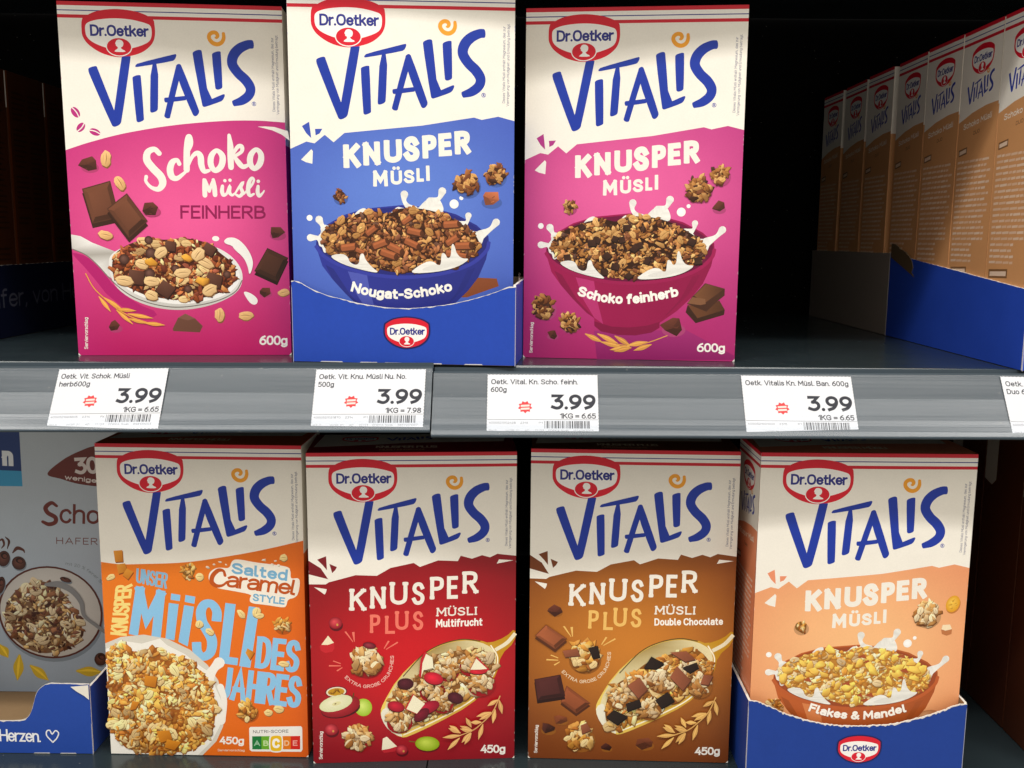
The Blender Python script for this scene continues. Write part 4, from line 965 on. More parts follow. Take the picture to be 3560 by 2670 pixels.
def art4():
    A = Art(44); A.bg = C('E06A18'); h = HH[4]; a, b = TR('4a'), TR('4b')
    A.grid('front_panel', 0, 0, W_, h, lambda x, y: mixc(mixc(C('E2761C'), C('EE7A1A'), (y - .1) * 9), C('DC5A14'), (x / W_ - .3) * .9 + (y / h - .6) * .6))
    edge = a([(130, 1215), (300, 1233), (500, 1230), (900, 1212), (1300, 1155), (1600, 1100), (1950, 1028)])
    edge[0] = (0, edge[0][1]); edge[-1] = (W_, edge[-1][1])
    A.poly('front_panel', [(0, 0)] + catmull(edge, 6) + [(W_, 0)], CREAM)
    top_design(A)
    u = b([(900, 800, 1)])[0][2]
    BL, YE = C('8CC4EA'), C('F6DC84')
    L = 'product_lettering'
    text(A, L, 'UNSER', a([(452, 1268), (737, 1310), (722, 1450), (445, 1395)]), .145, C('86B4D2'), track=3.0)
    text(A, L, 'KNUSPER', b([(207, 515), (258, 92), (405, 75), (350, 528)]), .165, YE, track=3.0)
    text(A, L, 'M', b([(425, 92), (698, 140), (645, 545), (370, 512)]), .185, BL)
    for q in ([(718, 238), (803, 249), (765, 560), (688, 545)], [(850, 256), (935, 270), (880, 612), (800, 572)], [(738, 157), (818, 170), (812, 223), (733, 211)], [(862, 170), (946, 185), (938, 246), (855, 229)]): A.poly(L, b(q), BL)
    A.vline(L, b([(1128, 395, 42), (1130, 310, 40), (1088, 248, 36), (1028, 250, 38), (995, 310, 42), (1005, 400, 44), (1045, 470, 44), (1088, 560, 44), (1075, 660, 40), (1015, 700, 36), (965, 660, 40), (955, 575, 40)]), BL, cap=.05, n=8)
    A.poly(L, b([(1205, 238), (1293, 250), (1236, 702), (1313, 712), (1305, 775), (1143, 752)]), BL)
    A.poly(L, b([(1405, 268), (1495, 282), (1415, 797), (1320, 782)]), BL)
    text(A, L, 'DES', b([(1478, 525), (1855, 570), (1825, 848), (1452, 797)]), .165, BL, track=3.4)
    text(A, L, 'JAHRES', b([(1175, 785), (1865, 878), (1840, 1152), (1140, 1058)]), .165, BL, track=3.4)
    s = 'flavour_lettering'
    ST = C('F3EBDD')
    A.poly(s, a([(1300, 1195), (1360, 1185), (1500, 1215), (1620, 1230), (1800, 1255), (1818, 1300), (1815, 1368), (1880, 1355), (1902, 1385), (1885, 1500), (1850, 1535), (1790, 1545), (1778, 1612), (1740, 1618), (1600, 1592), (1460, 1578), (1455, 1530), (1480, 1500), (1300, 1465), (1150, 1440), (1095, 1380), (1095, 1310), (1140, 1270), (1200, 1258), (1280, 1270)]), ST, smooth=2)
    text(A, s, 'Salted', a([(1300, 1215), (1795, 1282), (1785, 1385), (1298, 1312)]), .21, C('78AED0'), track=2.2)
    CB = C('BE5214')
    A.vline(s, a([(1240, 1330, 13), (1225, 1290, 12), (1180, 1285, 18), (1132, 1330, 20), (1122, 1385, 20), (1160, 1420, 17), (1215, 1418, 12), (1260, 1385, 9)]), CB, n=7)
    text(A, s, 'aramel', a([(1262, 1288), (1880, 1378), (1852, 1512), (1250, 1432)]), .16, CB, track=1.3)
    text(A, s, 'STYLE', a([(1485, 1490), (1768, 1530), (1762, 1594), (1482, 1556)]), .21, C('78AED0'), track=2.4)
    for x, y, r in ((1088, 1258, 18), (1145, 1232, 12), (1195, 1210, 13), (1248, 1235, 11), (1582, 1196, 17), (1685, 1205, 11), (1660, 1235, 14), (1712, 1245, 17)):
        c, = a([(x, y)]); flake(A, s, c[0], c[1], r * u, r * u, 0, C('F0E4D0'), 0)
    f = 'printed_caramel'
    for T, Q in ((a, [(245, 1115), (325, 1108), (332, 1210), (260, 1215)]), (a, [(272, 1235), (350, 1225), (370, 1295), (290, 1320)]), (a, [(365, 1270), (425, 1300), (375, 1370), (325, 1330)]), (b, [(1375, 668), (1392, 630), (1452, 665), (1412, 730)])):
        Q = T(Q); A.poly(f, [(q[0] + 5 * u, q[1] + 9 * u) for q in Q], C('8A4410')); A.put(f, Q, [(0, 1, 2, 3)], np.array([C('E69A34'), C('D98A26'), C('B96E18'), C('CF8224')]))
    o = 'printed_oats'
    for T, x, y, rx, ry, an in ((a, 220, 1350, 40, 24, -.5), (b, 1340, 335, 44, 26, .9), (b, 1470, 320, 36, 46, .3), (b, 1495, 350, 38, 24, -.2), (b, 980, 422, 34, 36, .3), (b, 1070, 485, 42, 28, .5), (b, 1700, 768, 48, 26, .2), (b, 1568, 1185, 36, 32, .2), (b, 1655, 1155, 48, 34, .2), (a, 1015, 1342, 36, 34, 0), (a, 1755, 1177, 34, 32, 0)):
        c, = T([(x, y)]); oat(A, o, c[0], c[1], rx * u, ry * u, an, C('F0D490'))
    cl = 'printed_clusters'
    cluster(A, cl, *a([(915, 1290)])[0], 82 * u, PAL_CARA, 12, False)
    cluster(A, cl, *b([(1690, 430)])[0], 80 * u, PAL_CARA, 18); cluster(A, cl, *b([(1385, 1165)])[0], 100 * u, PAL_CARA, 24)
    p = 'printed_bowl'
    rim = b([(165, 592), (300, 535), (500, 512), (700, 545), (900, 640), (1050, 770), (1140, 900), (1180, 1050), (1195, 1150), (1180, 1300), (1120, 1430), (1000, 1562), (212, 1548)])
    rim[0] = (0, rim[0][1]); rim[-1] = (0, h); rim[-2] = (rim[-2][0], h)
    A.poly(p, rim, C('D9D4C8'))
    mlk = b([(168, 640), (350, 572), (480, 590), (640, 545), (700, 600), (860, 680), (960, 760), (1060, 830), (1110, 950), (1160, 1060), (1180, 1160), (1150, 1300), (1080, 1430), (960, 1562), (212, 1548)])
    mlk[0] = (0, mlk[0][1]); mlk[-1] = (0, h); mlk[-2] = (mlk[-2][0], h)
    A.poly('printed_milk', mlk, C('F3EFE6'))
    A.vline('printed_milk', b([(1150, 750, 48), (1105, 800, 36), (1060, 870, 50), (1040, 930, 60)]), C('F3EFE6'))
    A.vline('printed_milk', b([(1160, 960, 30), (1190, 1080, 26), (1160, 1250, 40)]), C('F3EFE6'))
    md = b([(172, 680), (240, 600), (330, 592), (400, 670), (560, 640), (640, 608), (720, 700), (900, 712), (960, 800), (1060, 880), (1110, 1050), (1120, 1200), (1080, 1400), (880, 1560), (215, 1548), (180, 900)])
    mound(A, 'printed_muesli', [(max(.001, q[0]), min(h - .001, q[1])) for q in md], 430, 40 * u, PAL_CARA, C('A05A18'))
    for Q in ([(510, 860), (620, 870), (600, 965), (505, 945)], [(610, 1340), (720, 1330), (745, 1410), (640, 1440)], [(700, 1410), (820, 1435), (760, 1505), (675, 1480)], [(400, 1080), (465, 1090), (430, 1150), (380, 1160)]):
        Q = b(Q); A.poly('printed_muesli', [(q[0] + 5 * u, q[1] + 9 * u) for q in Q], C('7A420C')); A.put('printed_muesli', Q, [(0, 1, 2, 3)], np.array([C('E09026'), C('D28420'), C('B26812'), C('C87A1C')]))
    weight(A, '450g', b([(1150, 1388), (1358, 1395), (1355, 1460), (1148, 1455)]))
    text(A, 'side_note', 'Serviervorschlag', b([(1130, 1498), (1362, 1501), (1360, 1521), (1130, 1519)]), .15, C('F0D9C4'), n=2)
    n = 'score_panel'
    A.poly(n, b([(1402, 1320), (1412, 1307), (1845, 1304), (1856, 1318), (1858, 1505), (1845, 1524), (1420, 1520), (1404, 1505)]), C('F3F0EA'))
    text(A, n, 'NUTRI-SCORE', b([(1435, 1335), (1738, 1332), (1738, 1358), (1435, 1362)]), .15, C('5A5A5A'), track=2.4)
    for x0, x1, cc in ((1427, 1506, '1E7A3C'), (1506, 1580, '6DB02C'), (1580, 1686, 'F0C01C'), (1686, 1757, 'E87A14'), (1757, 1838, 'D8261C')):
        A.poly(n, b([(x0, 1388), (x1, 1387), (x1, 1503), (x0, 1502)]), C(cc))
    for ch, x0, x1, cc in (('A', 1442, 1495, '9CC7A4'), ('B', 1522, 1565, 'CBE6A8'), ('D', 1702, 1745, 'F6C89A'), ('E', 1775, 1815, 'F2A89C')):
        text(A, n, ch, b([(x0, 1425), (x1, 1425), (x1, 1472), (x0, 1472)]), .2, C(cc))
    A.poly(n, b([(1570, 1400), (1590, 1372), (1675, 1370), (1692, 1400), (1692, 1500), (1675, 1530), (1590, 1530), (1570, 1500)]), C('F3F0EA'), smooth=2)
    A.poly(n, b([(1582, 1405), (1598, 1384), (1668, 1382), (1681, 1405), (1681, 1498), (1668, 1518), (1598, 1518), (1582, 1498)]), C('F0C01C'), smooth=2)
    text(A, n, 'C', b([(1598, 1408), (1662, 1408), (1662, 1492), (1598, 1492)]), .24, C('FFFDF4'))
    return A

def fruit_bits(A, T, u):
    f = 'printed_fruit'
    for x, y, r in ((315, 408, 58), (285, 1325, 60), (890, 1497, 54)):
        c, = T([(x, y)]); A.ell(f, (c[0] + 6 * u, c[1] + 22 * u), r * u, r * .9 * u, C('5E0C18')); A.ell(f, c, r * u, r * .92 * u, C('8E0E20'), ccol=C('E8505A')); A.ell(f, (c[0] + 16 * u, c[1] + 16 * u), 9 * u, 11 * u, C('D89A50'))
    A.poly(f, T([(180, 612), (252, 518), (305, 580), (308, 625), (290, 655), (230, 668), (190, 648)]), C('C8242E')); A.poly(f, T([(195, 598), (252, 518), (303, 578), (250, 598)]), C('F4E8C4'))
    c, = T([(325, 1000)]); A.ell(f, c, 95 * u, 52 * u, C('6E1226'), -.1); A.ell(f, c, 86 * u, 45 * u, C('EDE2C8'), -.1); A.ell(f, (c[0], c[1]), 72 * u, 35 * u, C('C89424'), -.1)
    for i in range(10): flake(A, f, c[0] + A.R.uniform(-50, 50) * u, c[1] + A.R.uniform(-22, 22) * u, 13 * u, 9 * u, A.R.uniform(0, 3), C('A87418'))
    c, = T([(560, 1130)]); A.ell(f, c, 75 * u, 82 * u, C('9CC22C'), ccol=C('DDF07C'))
    c, = T([(350, 1115)]); A.ell(f, (c[0] + 14 * u, c[1] + 34 * u), 172 * u, 84 * u, C('4A0C14'), -.2); A.ell(f, (c[0] + 12 * u, c[1] + 8 * u), 176 * u, 98 * u, C('8E1420'), -.28, C('CC3640')); A.ell(f, (c[0] - 26 * u, c[1] - 18 * u), 148 * u, 70 * u, C('DDE0B0'), -.30, C('F6F0CE')); A.ell(f, (c[0] - 20 * u, c[1] - 16 * u), 40 * u, 17 * u, C('E4DDA4'), -.3); A.ell(f, (c[0] - 30 * u, c[1] - 14 * u), 9 * u, 5 * u, C('6A4A1E'), -.3); A.line(f, [(c[0] + 118 * u, c[1] - 62 * u), (c[0] + 130 * u, c[1] - 112 * u)], 9 * u, C('5A4416'), smooth=False)
    A.poly(f, T([(718, 1502), (728, 1400), (762, 1382), (850, 1470), (835, 1512), (740, 1528)]), C('C02632')); A.poly(f, T([(720, 1500), (728, 1400), (762, 1382), (850, 1468), (780, 1490)]), C('F6EED2'))
    c, = T([(1110, 1445)]); A.ell(f, (c[0] + 4 * u, c[1] + 16 * u), 106 * u, 70 * u, C('6A0E1C'), .08); A.ell(f, c, 106 * u, 70 * u, C('8FAE12'), .08, C('D2E45A'))
    A.line(f, T([(955, 1422), (1005, 1430)]), 8 * u, C('7A6A2A'), smooth=False)

def art5():
    A = Art(55); h = HH[5]; b = T5b
    rad_bg(A, C('7C121C'), C('D21822'), C('8A1422'), h, C('78101A'), .66)
    plus_front(A, C('7C1822'), C('F27A68'), None, 'Multifrucht', b([(1178, 372), (1578, 362), (1576, 428), (1178, 440)]), h)
    top_design(A)
    u = b([(900, 800, 1)])[0][2]
    def ex(A, part, x, y, s):
        k = A.R.random()
        if k < .4: A.ell(part, (x, y), s * 1.3, s, C('5E0C22'), A.R.uniform(0, 3), C('C02038'))
        elif k < .65: A.ell(part, (x, y), s * 1.3, s * .9, C('3A1420'), A.R.uniform(0, 3), C('7A3A48'))
        else:
            A.poly(part, [(x - 1.4 * s, y + s), (x, y - 1.4 * s), (x + 1.5 * s, y + .6 * s)], C('C8242E')); A.poly(part, [(x - 1.2 * s, y + .9 * s), (x, y - 1.2 * s), (x + 1.2 * s, y + .6 * s)], C('F6EED2'))
    m = 'printed_muesli'
    mound(A, m, b([(775, 1110), (860, 910), (1050, 860), (1070, 700), (1250, 655), (1440, 630), (1560, 610), (1685, 730), (1685, 850), (1540, 1000), (1400, 1080), (1250, 1180), (1000, 1290), (860, 1340), (790, 1270)]), 150, 44 * u, PAL_PALE, C('8A5A26'), (.0, ex))
    for x, y, r in ((1480, 740, 120), (1560, 900, 130), (1270, 790, 110), (1140, 960, 120), (860, 1230, 120), (1230, 1070, 100)): cluster(A, m, *b([(x, y)])[0], r * u, PAL_PALE, 26)
    for x, y, rx, ry, an, cc in ((1160, 870, 85, 55, .3, 'B01A2C'), (840, 1115, 75, 48, .3, '9A1428'), (1110, 1120, 110, 55, -.4, '8E1228'), (920, 920, 70, 50, 0, '42141E'), (1350, 1035, 70, 48, .4, '42141E'), (1545, 815, 75, 26, 0, 'C01C2C'), (1060, 1180, 80, 45, -.7, '5E1020')):
        c, = b([(x, y)]); A.ell(m, (c[0], c[1] + 8 * u), rx * u, ry * u, C('3A0C10'), an); A.ell(m, c, rx * u, ry * u, C(cc), an, shade(C(cc), 2.2))
    for Q, P in (([(915, 1130), (985, 1000), (1085, 1085), (1020, 1175)], [(930, 1130), (990, 1010), (1088, 1085), (1020, 1170)]), ([(1035, 850), (1050, 700), (1085, 640), (1110, 660), (1070, 760), (1055, 870)], [(1055, 860), (1065, 740), (1095, 660), (1150, 690), (1160, 780), (1075, 800)]), ([(1470, 800), (1530, 690), (1640, 800), (1600, 830)], [(1475, 800), (1525, 705), (1620, 795), (1560, 800)])):
        A.poly(m, b(Q), C('C42430')); A.poly(m, b(P), C('F6EFD0'))
    cl = 'printed_clusters'
    cluster(A, cl, *b([(580, 725)])[0], 150 * u, PAL_PALE, 40); cluster(A, cl, *b([(510, 1390)])[0], 132 * u, PAL_PALE, 36)
    c, = b([(610, 595)]); A.ell(cl, c, 56 * u, 30 * u, C('5A0E1E'), .2, C('A83A48'))
    fruit_bits(A, b, u); wheat5(A, C('DDA868'))
    serving(A, b([(180, 1583), (182, 1343), (212, 1343), (212, 1583)]))
    weight(A, '450g', b([(1570, 1458), (1780, 1460), (1780, 1528), (1570, 1530)]))
    return A

def art6():
    A = Art(66); h = HH[6]; b = TR('6b')
    rad_bg(A, C('743610'), C('CC7E2C'), C('743614'), h, C('6A2E0E'), .62)
    plus_front(A, C('703816'), C('F0C06A'), None, 'Double Chocolate', b([(1175, 370), (1765, 370), (1765, 432), (1175, 432)]), h)
    top_design(A)
    u = b([(900, 800, 1)])[0][2]
    m = 'printed_muesli'
    mound(A, m, T5b([(790, 1110), (860, 960), (1000, 880), (1120, 760), (1300, 690), (1450, 640), (1560, 620), (1685, 740), (1685, 850), (1540, 1000), (1400, 1080), (1250, 1180), (1000, 1290), (860, 1340), (790, 1270)]), 150, 44 * u, PAL_GOLD, C('8A5418'))
    for x, y, r in ((1480, 800, 110), (1560, 940, 110), (1230, 880, 130), (1000, 960, 120), (860, 1040, 100), (1130, 1130, 110)): cluster(A, m, *b([(x, y)])[0], r * u, PAL_PALE, 24)
    DK, ML = C('241814'), C('8A4E34')
    for Q, cc in (([(1085, 790), (1150, 695), (1262, 755), (1190, 800)], DK), ([(1310, 660), (1450, 650), (1530, 720), (1440, 740)], ML), ([(1415, 790), (1540, 745), (1555, 790), (1480, 835)], DK), ([(1310, 870), (1370, 775), (1490, 900), (1420, 985)], ML), ([(945, 940), (1050, 870), (1120, 970), (1040, 1050)], ML), ([(1185, 1065), (1290, 995), (1352, 1070), (1240, 1135)], DK), ([(932, 1095), (1050, 1058), (1065, 1115), (945, 1160)], DK), ([(765, 1210), (830, 1148), (950, 1205), (860, 1275)], DK), ([(1570, 930), (1600, 850), (1680, 860), (1640, 940)], ML)):
        Q = b(Q); A.poly(m, [(q[0] + 5 * u, q[1] + 12 * u) for q in Q], shade(cc, .4)); A.put(m, Q, [(0, 1, 2, 3)], np.array([shade(cc, k) for k in (1.4, 1.2, .8, 1)]))
    cl = 'printed_clusters'
    cluster(A, cl, *b([(568, 690)])[0], 152 * u, PAL_GOLD, 38); cluster(A, cl, *b([(540, 1385)])[0], 138 * u, PAL_GOLD, 34)
    for Q, cc in (([(388, 648), (515, 628), (540, 690), (410, 702)], ML), ([(608, 622), (690, 602), (710, 700), (648, 715)], DK), ([(548, 1290), (600, 1268), (640, 1330), (560, 1365)], ML)):
        Q = b(Q); A.poly(cl, [(q[0] + 4 * u, q[1] + 8 * u) for q in Q], shade(cc, .4)); A.put(cl, Q, [(0, 1, 2, 3)], np.array([shade(cc, k) for k in (1.4, 1.2, .8, 1)]))
    f = 'printed_chocolate'
    slab(A, f, b([(150, 520), (245, 425), (428, 545), (325, 635)]), C('9A5432'))
    slab(A, f, b([(425, 950), (632, 1100), (510, 1190), (375, 1090)]), C('8E4A2A'))
    slab(A, f, b([(148, 900), (372, 855), (415, 1040), (175, 1080)]), C('4E2422'))
    for x, y, r, cc in ((380, 1238, 60, '7A3E22'), (265, 1318, 68, '4A241C'), (770, 1482, 50, '46221A'), (1095, 1440, 82, '6E3822'), (320, 305, 62, '5A2C1E')): chunk(A, f, *b([(x, y)])[0], r * u, C(cc))
    wheat5(A, C('E0AC60'))
    serving(A, b([(148, 1533), (155, 1293), (184, 1293), (178, 1533)]))
    weight(A, '450g', b([(1533, 1482), (1745, 1482), (1745, 1550), (1533, 1550)]))
    return A

def art7():
    A = Art(77); h = HH[7]; b = TR('7b')
    rad_bg(A, C('E28E64'), C('F6BC84'), C('EAA06A'), h, C('E08A60'), .56)
    knusper_front(A, C('E8906A'), h); top_design(A)
    u = b([(900, 800, 1)])[0][2]
    def ex(A, part, x, y, s):
        k = A.R.random()
        if k < .75: flake(A, part, x, y, s * 1.5, s * 1.35, A.R.uniform(0, 3), shade(C('F8C85A'), A.R.uniform(.9, 1.15)), .4, C('B8741E'))
        else: A.poly(part, [(x - 1.3 * s, y), (x + .5 * s, y - .8 * s), (x + 1.3 * s, y + .6 * s)], C('A8502A'))
    c, = b([(1630, 1170)]); A.ell('printed_almond', c, 110 * u, 48 * u, C('B8764A'), -.15, C('E0A878'))
    bowl_picture(A, C('BC5C2C'), C('9A4824'), C('BE5E2A'), C('D6804A'), PAL_CORN, C('BE8030'), (.22, ex), 'Flakes & Mandel', b([(638, 1128), (800, 1172), (1010, 1197), (1250, 1184), (1446, 1136)]), 78, 7, 300)
    cl = 'printed_clusters'
    for x, y, r, n in ((1630, 295, 122, 32), (570, 412, 68, 12), (350, 1090, 82, 18)): cluster(A, cl, *b([(x, y)])[0], r * u, PAL_PALE if r > 100 else PAL_GOLD, n)
    c, = b([(1855, 222)]); A.ell('printed_almond', (c[0] + 4 * u, c[1] + 12 * u), 60 * u, 76 * u, C('C07A3A'), .35); A.ell('printed_almond', c, 58 * u, 74 * u, C('DE9A1C'), .35, C('F6CC58'))
    for i in range(7): flake(A, 'printed_almond', c[0] + A.R.uniform(-30, 30) * u, c[1] + A.R.uniform(-45, 45) * u, 17 * u, 13 * u, A.R.uniform(0, 3), C('EDB43A'), 0)
    A.poly('printed_almond', b([(1752, 440), (1765, 400), (1830, 398), (1846, 440), (1842, 480), (1800, 494), (1758, 478)]), C('BC7444')); A.poly('printed_almond', b([(1754, 438), (1766, 400), (1830, 398), (1845, 438), (1790, 450)]), C('F4DEB8'))
    return A
# ------------------------------------------------------------------ shelves
ZU, ZL = -0.1073, -0.4915
def extrude_profile(prof, x0, x1, slope=0.0, xr=0.0, closed=True, nx=1):
    V, F = [], []
    n = len(prof)
    for i in range(nx + 1):
        x = x0 + (x1 - x0) * i / nx
        V += [(x, p[0], p[1] + slope * (x - xr)) for p in prof]
    for i in range(nx):
        for j in range(n if closed else n - 1):
            k = (j + 1) % n
            F.append((i * n + j, i * n + k, (i + 1) * n + k, (i + 1) * n + j))
    if closed:
        F.append(tuple(range(n - 1, -1, -1))); F.append(tuple(range(nx * n, nx * n + n)))
    return V, F

# rail section in (depth, height) from the shelf surface at height 0
RAIL = [(.8205, -.0030), (.8194, -.0004), (.8186, -.0004), (.8180, -.0040), (.8106, -.0044), (.8102, -.0026), (.8097, -.0026), (.8092, -.0038), (.7860, -.0420), (.7815, -.0478), (.7792, -.0506),
        (.7785, -.0522), (.7792, -.0534), (.7815, -.0538), (.7850, -.0515), (.8130, -.0080), (.8200, -.0060)]
COVER = [(.8086, -.0040), (.8020, -.0146), (.7940, -.0275), (.7868, -.0390), (.7835, -.0432), (.7800, -.0472), (.7774, -.0505)]
COVER = COVER + [(y + .0005, z - .0004) for y, z in reversed(COVER)]
def shelf(label, x0, x1, z, slope, xr, dz=0.0):
    o = thing('metal_shelf', label, 'shelf', ((x0 + x1) / 2, 0, z))
    cx = (x0 + x1) / 2
    f = lambda prof, **k: extrude_profile([(p[0], p[1]) for p in prof], x0 - cx, x1 - cx, slope, xr - cx, **k)
    bd = [(.8235, -.0020), (.8245, -.0004), (.8262, 0), (1.46, 0), (1.46, -.004), (.834, -.004), (.834, -.030), (.8235, -.030)]
    V, F = extrude_profile(bd, x0 - cx, x1 - cx)
    mesh_obj('shelf_board', V, F, M_SHELF, o)
    V, F = f([(p[0], p[1] + dz) for p in RAIL])
    r = mesh_obj('price_rail', V, F, M_RAIL, o)
    V, F = f([(p[0], p[1] + dz) for p in COVER])
    mesh_obj('clear_cover', V, F, M_CLEAR, r, smooth=False)
    return o
JX = -.0705
shelf('grey metal shelf left of the joint, carrying the pink box with the spoon', -1.10, JX, ZU, .0074, -.42)
shelf('grey metal shelf right of the joint, under the magenta box and the empty gap', JX + .001, 1.00, ZU, .0042, -.07, -.0014)
shelf('lower grey metal shelf under the orange and light blue boxes, left of its joint', -1.10, -.0815, ZL, 0, 0)
shelf('lower grey metal shelf under the brown and peach boxes, right of its joint', -.080, 1.00, ZL, 0, 0)
shelf('uppermost metal shelf above the tall boxes, only its dark underside showing', -1.10, 1.00, .322, 0, 0)

def box_mesh(name, lo, hi, mat, parent=None):
    x0, y0, z0 = lo; x1, y1, z1 = hi
    V = [(x0, y0, z0), (x1, y0, z0), (x1, y1, z0), (x0, y1, z0), (x0, y0, z1), (x1, y0, z1), (x1, y1, z1), (x0, y1, z1)]
    F = [(0, 3, 2, 1), (4, 5, 6, 7), (0, 1, 5, 4), (1, 2, 6, 5), (2, 3, 7, 6), (3, 0, 4, 7)]
    return mesh_obj(name, V, F, mat, parent)
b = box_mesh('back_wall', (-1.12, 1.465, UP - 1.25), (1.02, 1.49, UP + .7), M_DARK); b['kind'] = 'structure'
b = box_mesh('side_wall', (-1.14, .83, UP - 1.25), (-1.115, 1.49, UP + .7), M_DARK); b['kind'] = 'structure'  # unseen end panel, added to keep ambient light out of the shelf interior
b = box_mesh('side_wall', (1.02, .83, UP - 1.25), (1.045, 1.49, UP + .7), M_DARK); b['kind'] = 'structure'  # matching unseen panel at the right end, added to block light

# ------------------------------------------------------------------ cartons
def carton(parent, w, d, h, zedge, low, top=None):
    """folding carton with softened edges, cream above zedge and coloured below"""
    r = .0009
    ring = []
    for cx, cy, a0 in ((w / 2 - r, -d / 2 + r, -90), (w / 2 - r, d / 2 - r, 0), (-w / 2 + r, d / 2 - r, 90), (-w / 2 + r, -d / 2 + r, 180)):
        for k in range(4):
            a = math.radians(a0 + 30 * k)
            ring.append((cx + r * math.cos(a), cy + r * math.sin(a), math.cos(a), math.sin(a)))
    n = len(ring)
    lv = [(0, r), (r * .3, r * .3), (r, 0), (zedge, 0), (zedge, 0), (h - r, 0), (h - r * .3, r * .3), (h, r)]
    V, K, F = [], [], []
    for i, (z, ins) in enumerate(lv):
        for x, y, nx, ny in ring:
            V.append((x - nx * ins, y - ny * ins, z))
            K.append(mixc(low, C('F4EEE4'), .35) if i == 0 else (low if i <= 3 else (CREAM if i < 6 else (top or C('C8202E')))))
    for i in range(len(lv) - 1):
        for j in range(n):
            k = (j + 1) % n
            F.append((i * n + j, i * n + k, (i + 1) * n + k, (i + 1) * n + j))
    F.append(tuple(range(n - 1, -1, -1))); F.append(tuple(range((len(lv) - 1) * n, len(lv) * n)))
    return mesh_obj('carton', V, F, M_PRINT, parent, K)

def front_place(w, d, h): return lambda x, y, o: (x - w / 2, -d / 2 - o, h - y)
def left_place(w, d, h): return lambda x, y, o: (-w / 2 - o, d / 2 - x, h - y)
def right_place(w, d, h): return lambda x, y, o: (w / 2 + o, -d / 2 + x, h - y)
def top_place(w, d, h): return lambda x, y, o: (x - w / 2, d / 2 - y, h + o)
def aff(kx, ky, x0, y0, X0=336.0, Y0=300.0):
    def T(pts):
        return [((p[0] - X0) * kx + x0, (p[1] - Y0) * ky + y0) + ((p[2] * (kx + ky) / 2,) if len(p) > 2 else ()) for p in pts]
    return T

def side_panel(low, title, words_, d, h, seed=5, zedge=.076):
    A = Art(seed)
    A.grid('side_panel', 0, 0, d, h, lambda x, y: low, 1, 1)
    A.poly('side_panel', [(0, 0), (d, 0), (d, zedge - .004), (d * .7, zedge - .003), (d * .35, zedge + .001), (0, zedge + .008)], CREAM)
    stripes(A, d)
    k = .043 / 605
    emblem(A, aff(k, k * .93, d * .24, .0160, 303, 125))
    kw = .052 / 1420
    wordmark(A, aff(kw, kw * .92, d * .17, .0400, 336, 280), fine=False)
    text(A, 'panel_lettering', title, [(d * .14, zedge + .010), (d * .86, zedge + .004), (d * .86, zedge + .0095), (d * .14, zedge + .0155)], .17, C('F1E6D6'))
    text(A, 'panel_lettering', words_, [(d * .42, zedge + .0185), (d * .58, zedge + .017), (d * .58, zedge + .0205), (d * .42, zedge + .022)], .17, shade(low, .4))
    pale = mixc(low, C('F3E4D2'), .62)
    P = 'panel_lettering'
    A.poly(P, [(d * .06, .110), (d * .28, .108), (d * .28, .1145), (d * .06, .1165)], shade(low, .35)); A.poly(P, [(d * .08, .1115), (d * .26, .1095), (d * .26, .113), (d * .08, .115)], pale)
    y = .121
    while y < .215:
        x = d * .05
        e = d * A.R.uniform(.82, .93) if y < .198 else d * .6
        while x < e - .004:
            l = A.R.uniform(.004, .014)
            A.poly(P, [(x, y), (min(x + l, e), y - .0004), (min(x + l, e), y + .0018), (x, y + .0022)], mixc(low, pale, A.R.uniform(.55, 1)))
            x += l + .0012
        y += .0052
    A.poly(P, [(d * .06, .222), (d * .5, .221), (d * .5, .229), (d * .06, .230)], shade(low, .35)); A.poly(P, [(d * .09, .224), (d * .47, .223), (d * .47, .2272), (d * .09, .228)], pale)
    for y in (.236, .2415, .255, .2605, .273, .279, .288):
        for x0, x1 in ((.04, .22), (.45, .64), (.72, .92)):
            if A.R.random() < .8: A.poly(P, [(d * x0, y), (d * x1, y - .0005), (d * x1, y + .002), (d * x0, y + .0025)], mixc(low, pale, A.R.uniform(.5, .9)))
    for y in (.2495, .2675): A.poly(P, [(0, y), (d, y - .001), (d, y - .0004), (0, y + .0006)], pale)
    return A

def top_panel(low, line1, line2, w, d, seed=9):
    A = Art(seed)
    A.grid('top_panel', 0, 0, w, d, lambda x, y: low, 1, 1)
    A.poly('top_panel', [(w * .04, 0), (w * .97, 0), (w * .95, d * .45), (w * .5, d * .5), (w * .3, d * .6), (w * .02, d * .72)], C('DDD6CA'))
    k = .034 / 605
    emblem(A, aff(k, k * 1.1, w * .14, d * .12, 303, 125))
    kw = .045 / 1420
    wordmark(A, aff(kw, kw * .8, w * .36, d * .10, 336, 280), fine=False)
    text(A, 'panel_lettering', line1, [(w * .32, d * .66), (w * .62, d * .66), (w * .62, d * .78), (w * .32, d * .78)], .18, C('E8DCC8'))
    text(A, 'panel_lettering', line2, [(w * .34, d * .83), (w * .56, d * .83), (w * .56, d * .91), (w * .34, d * .91)], .16, mixc(low, C('F0D0A0'), .5))
    return A

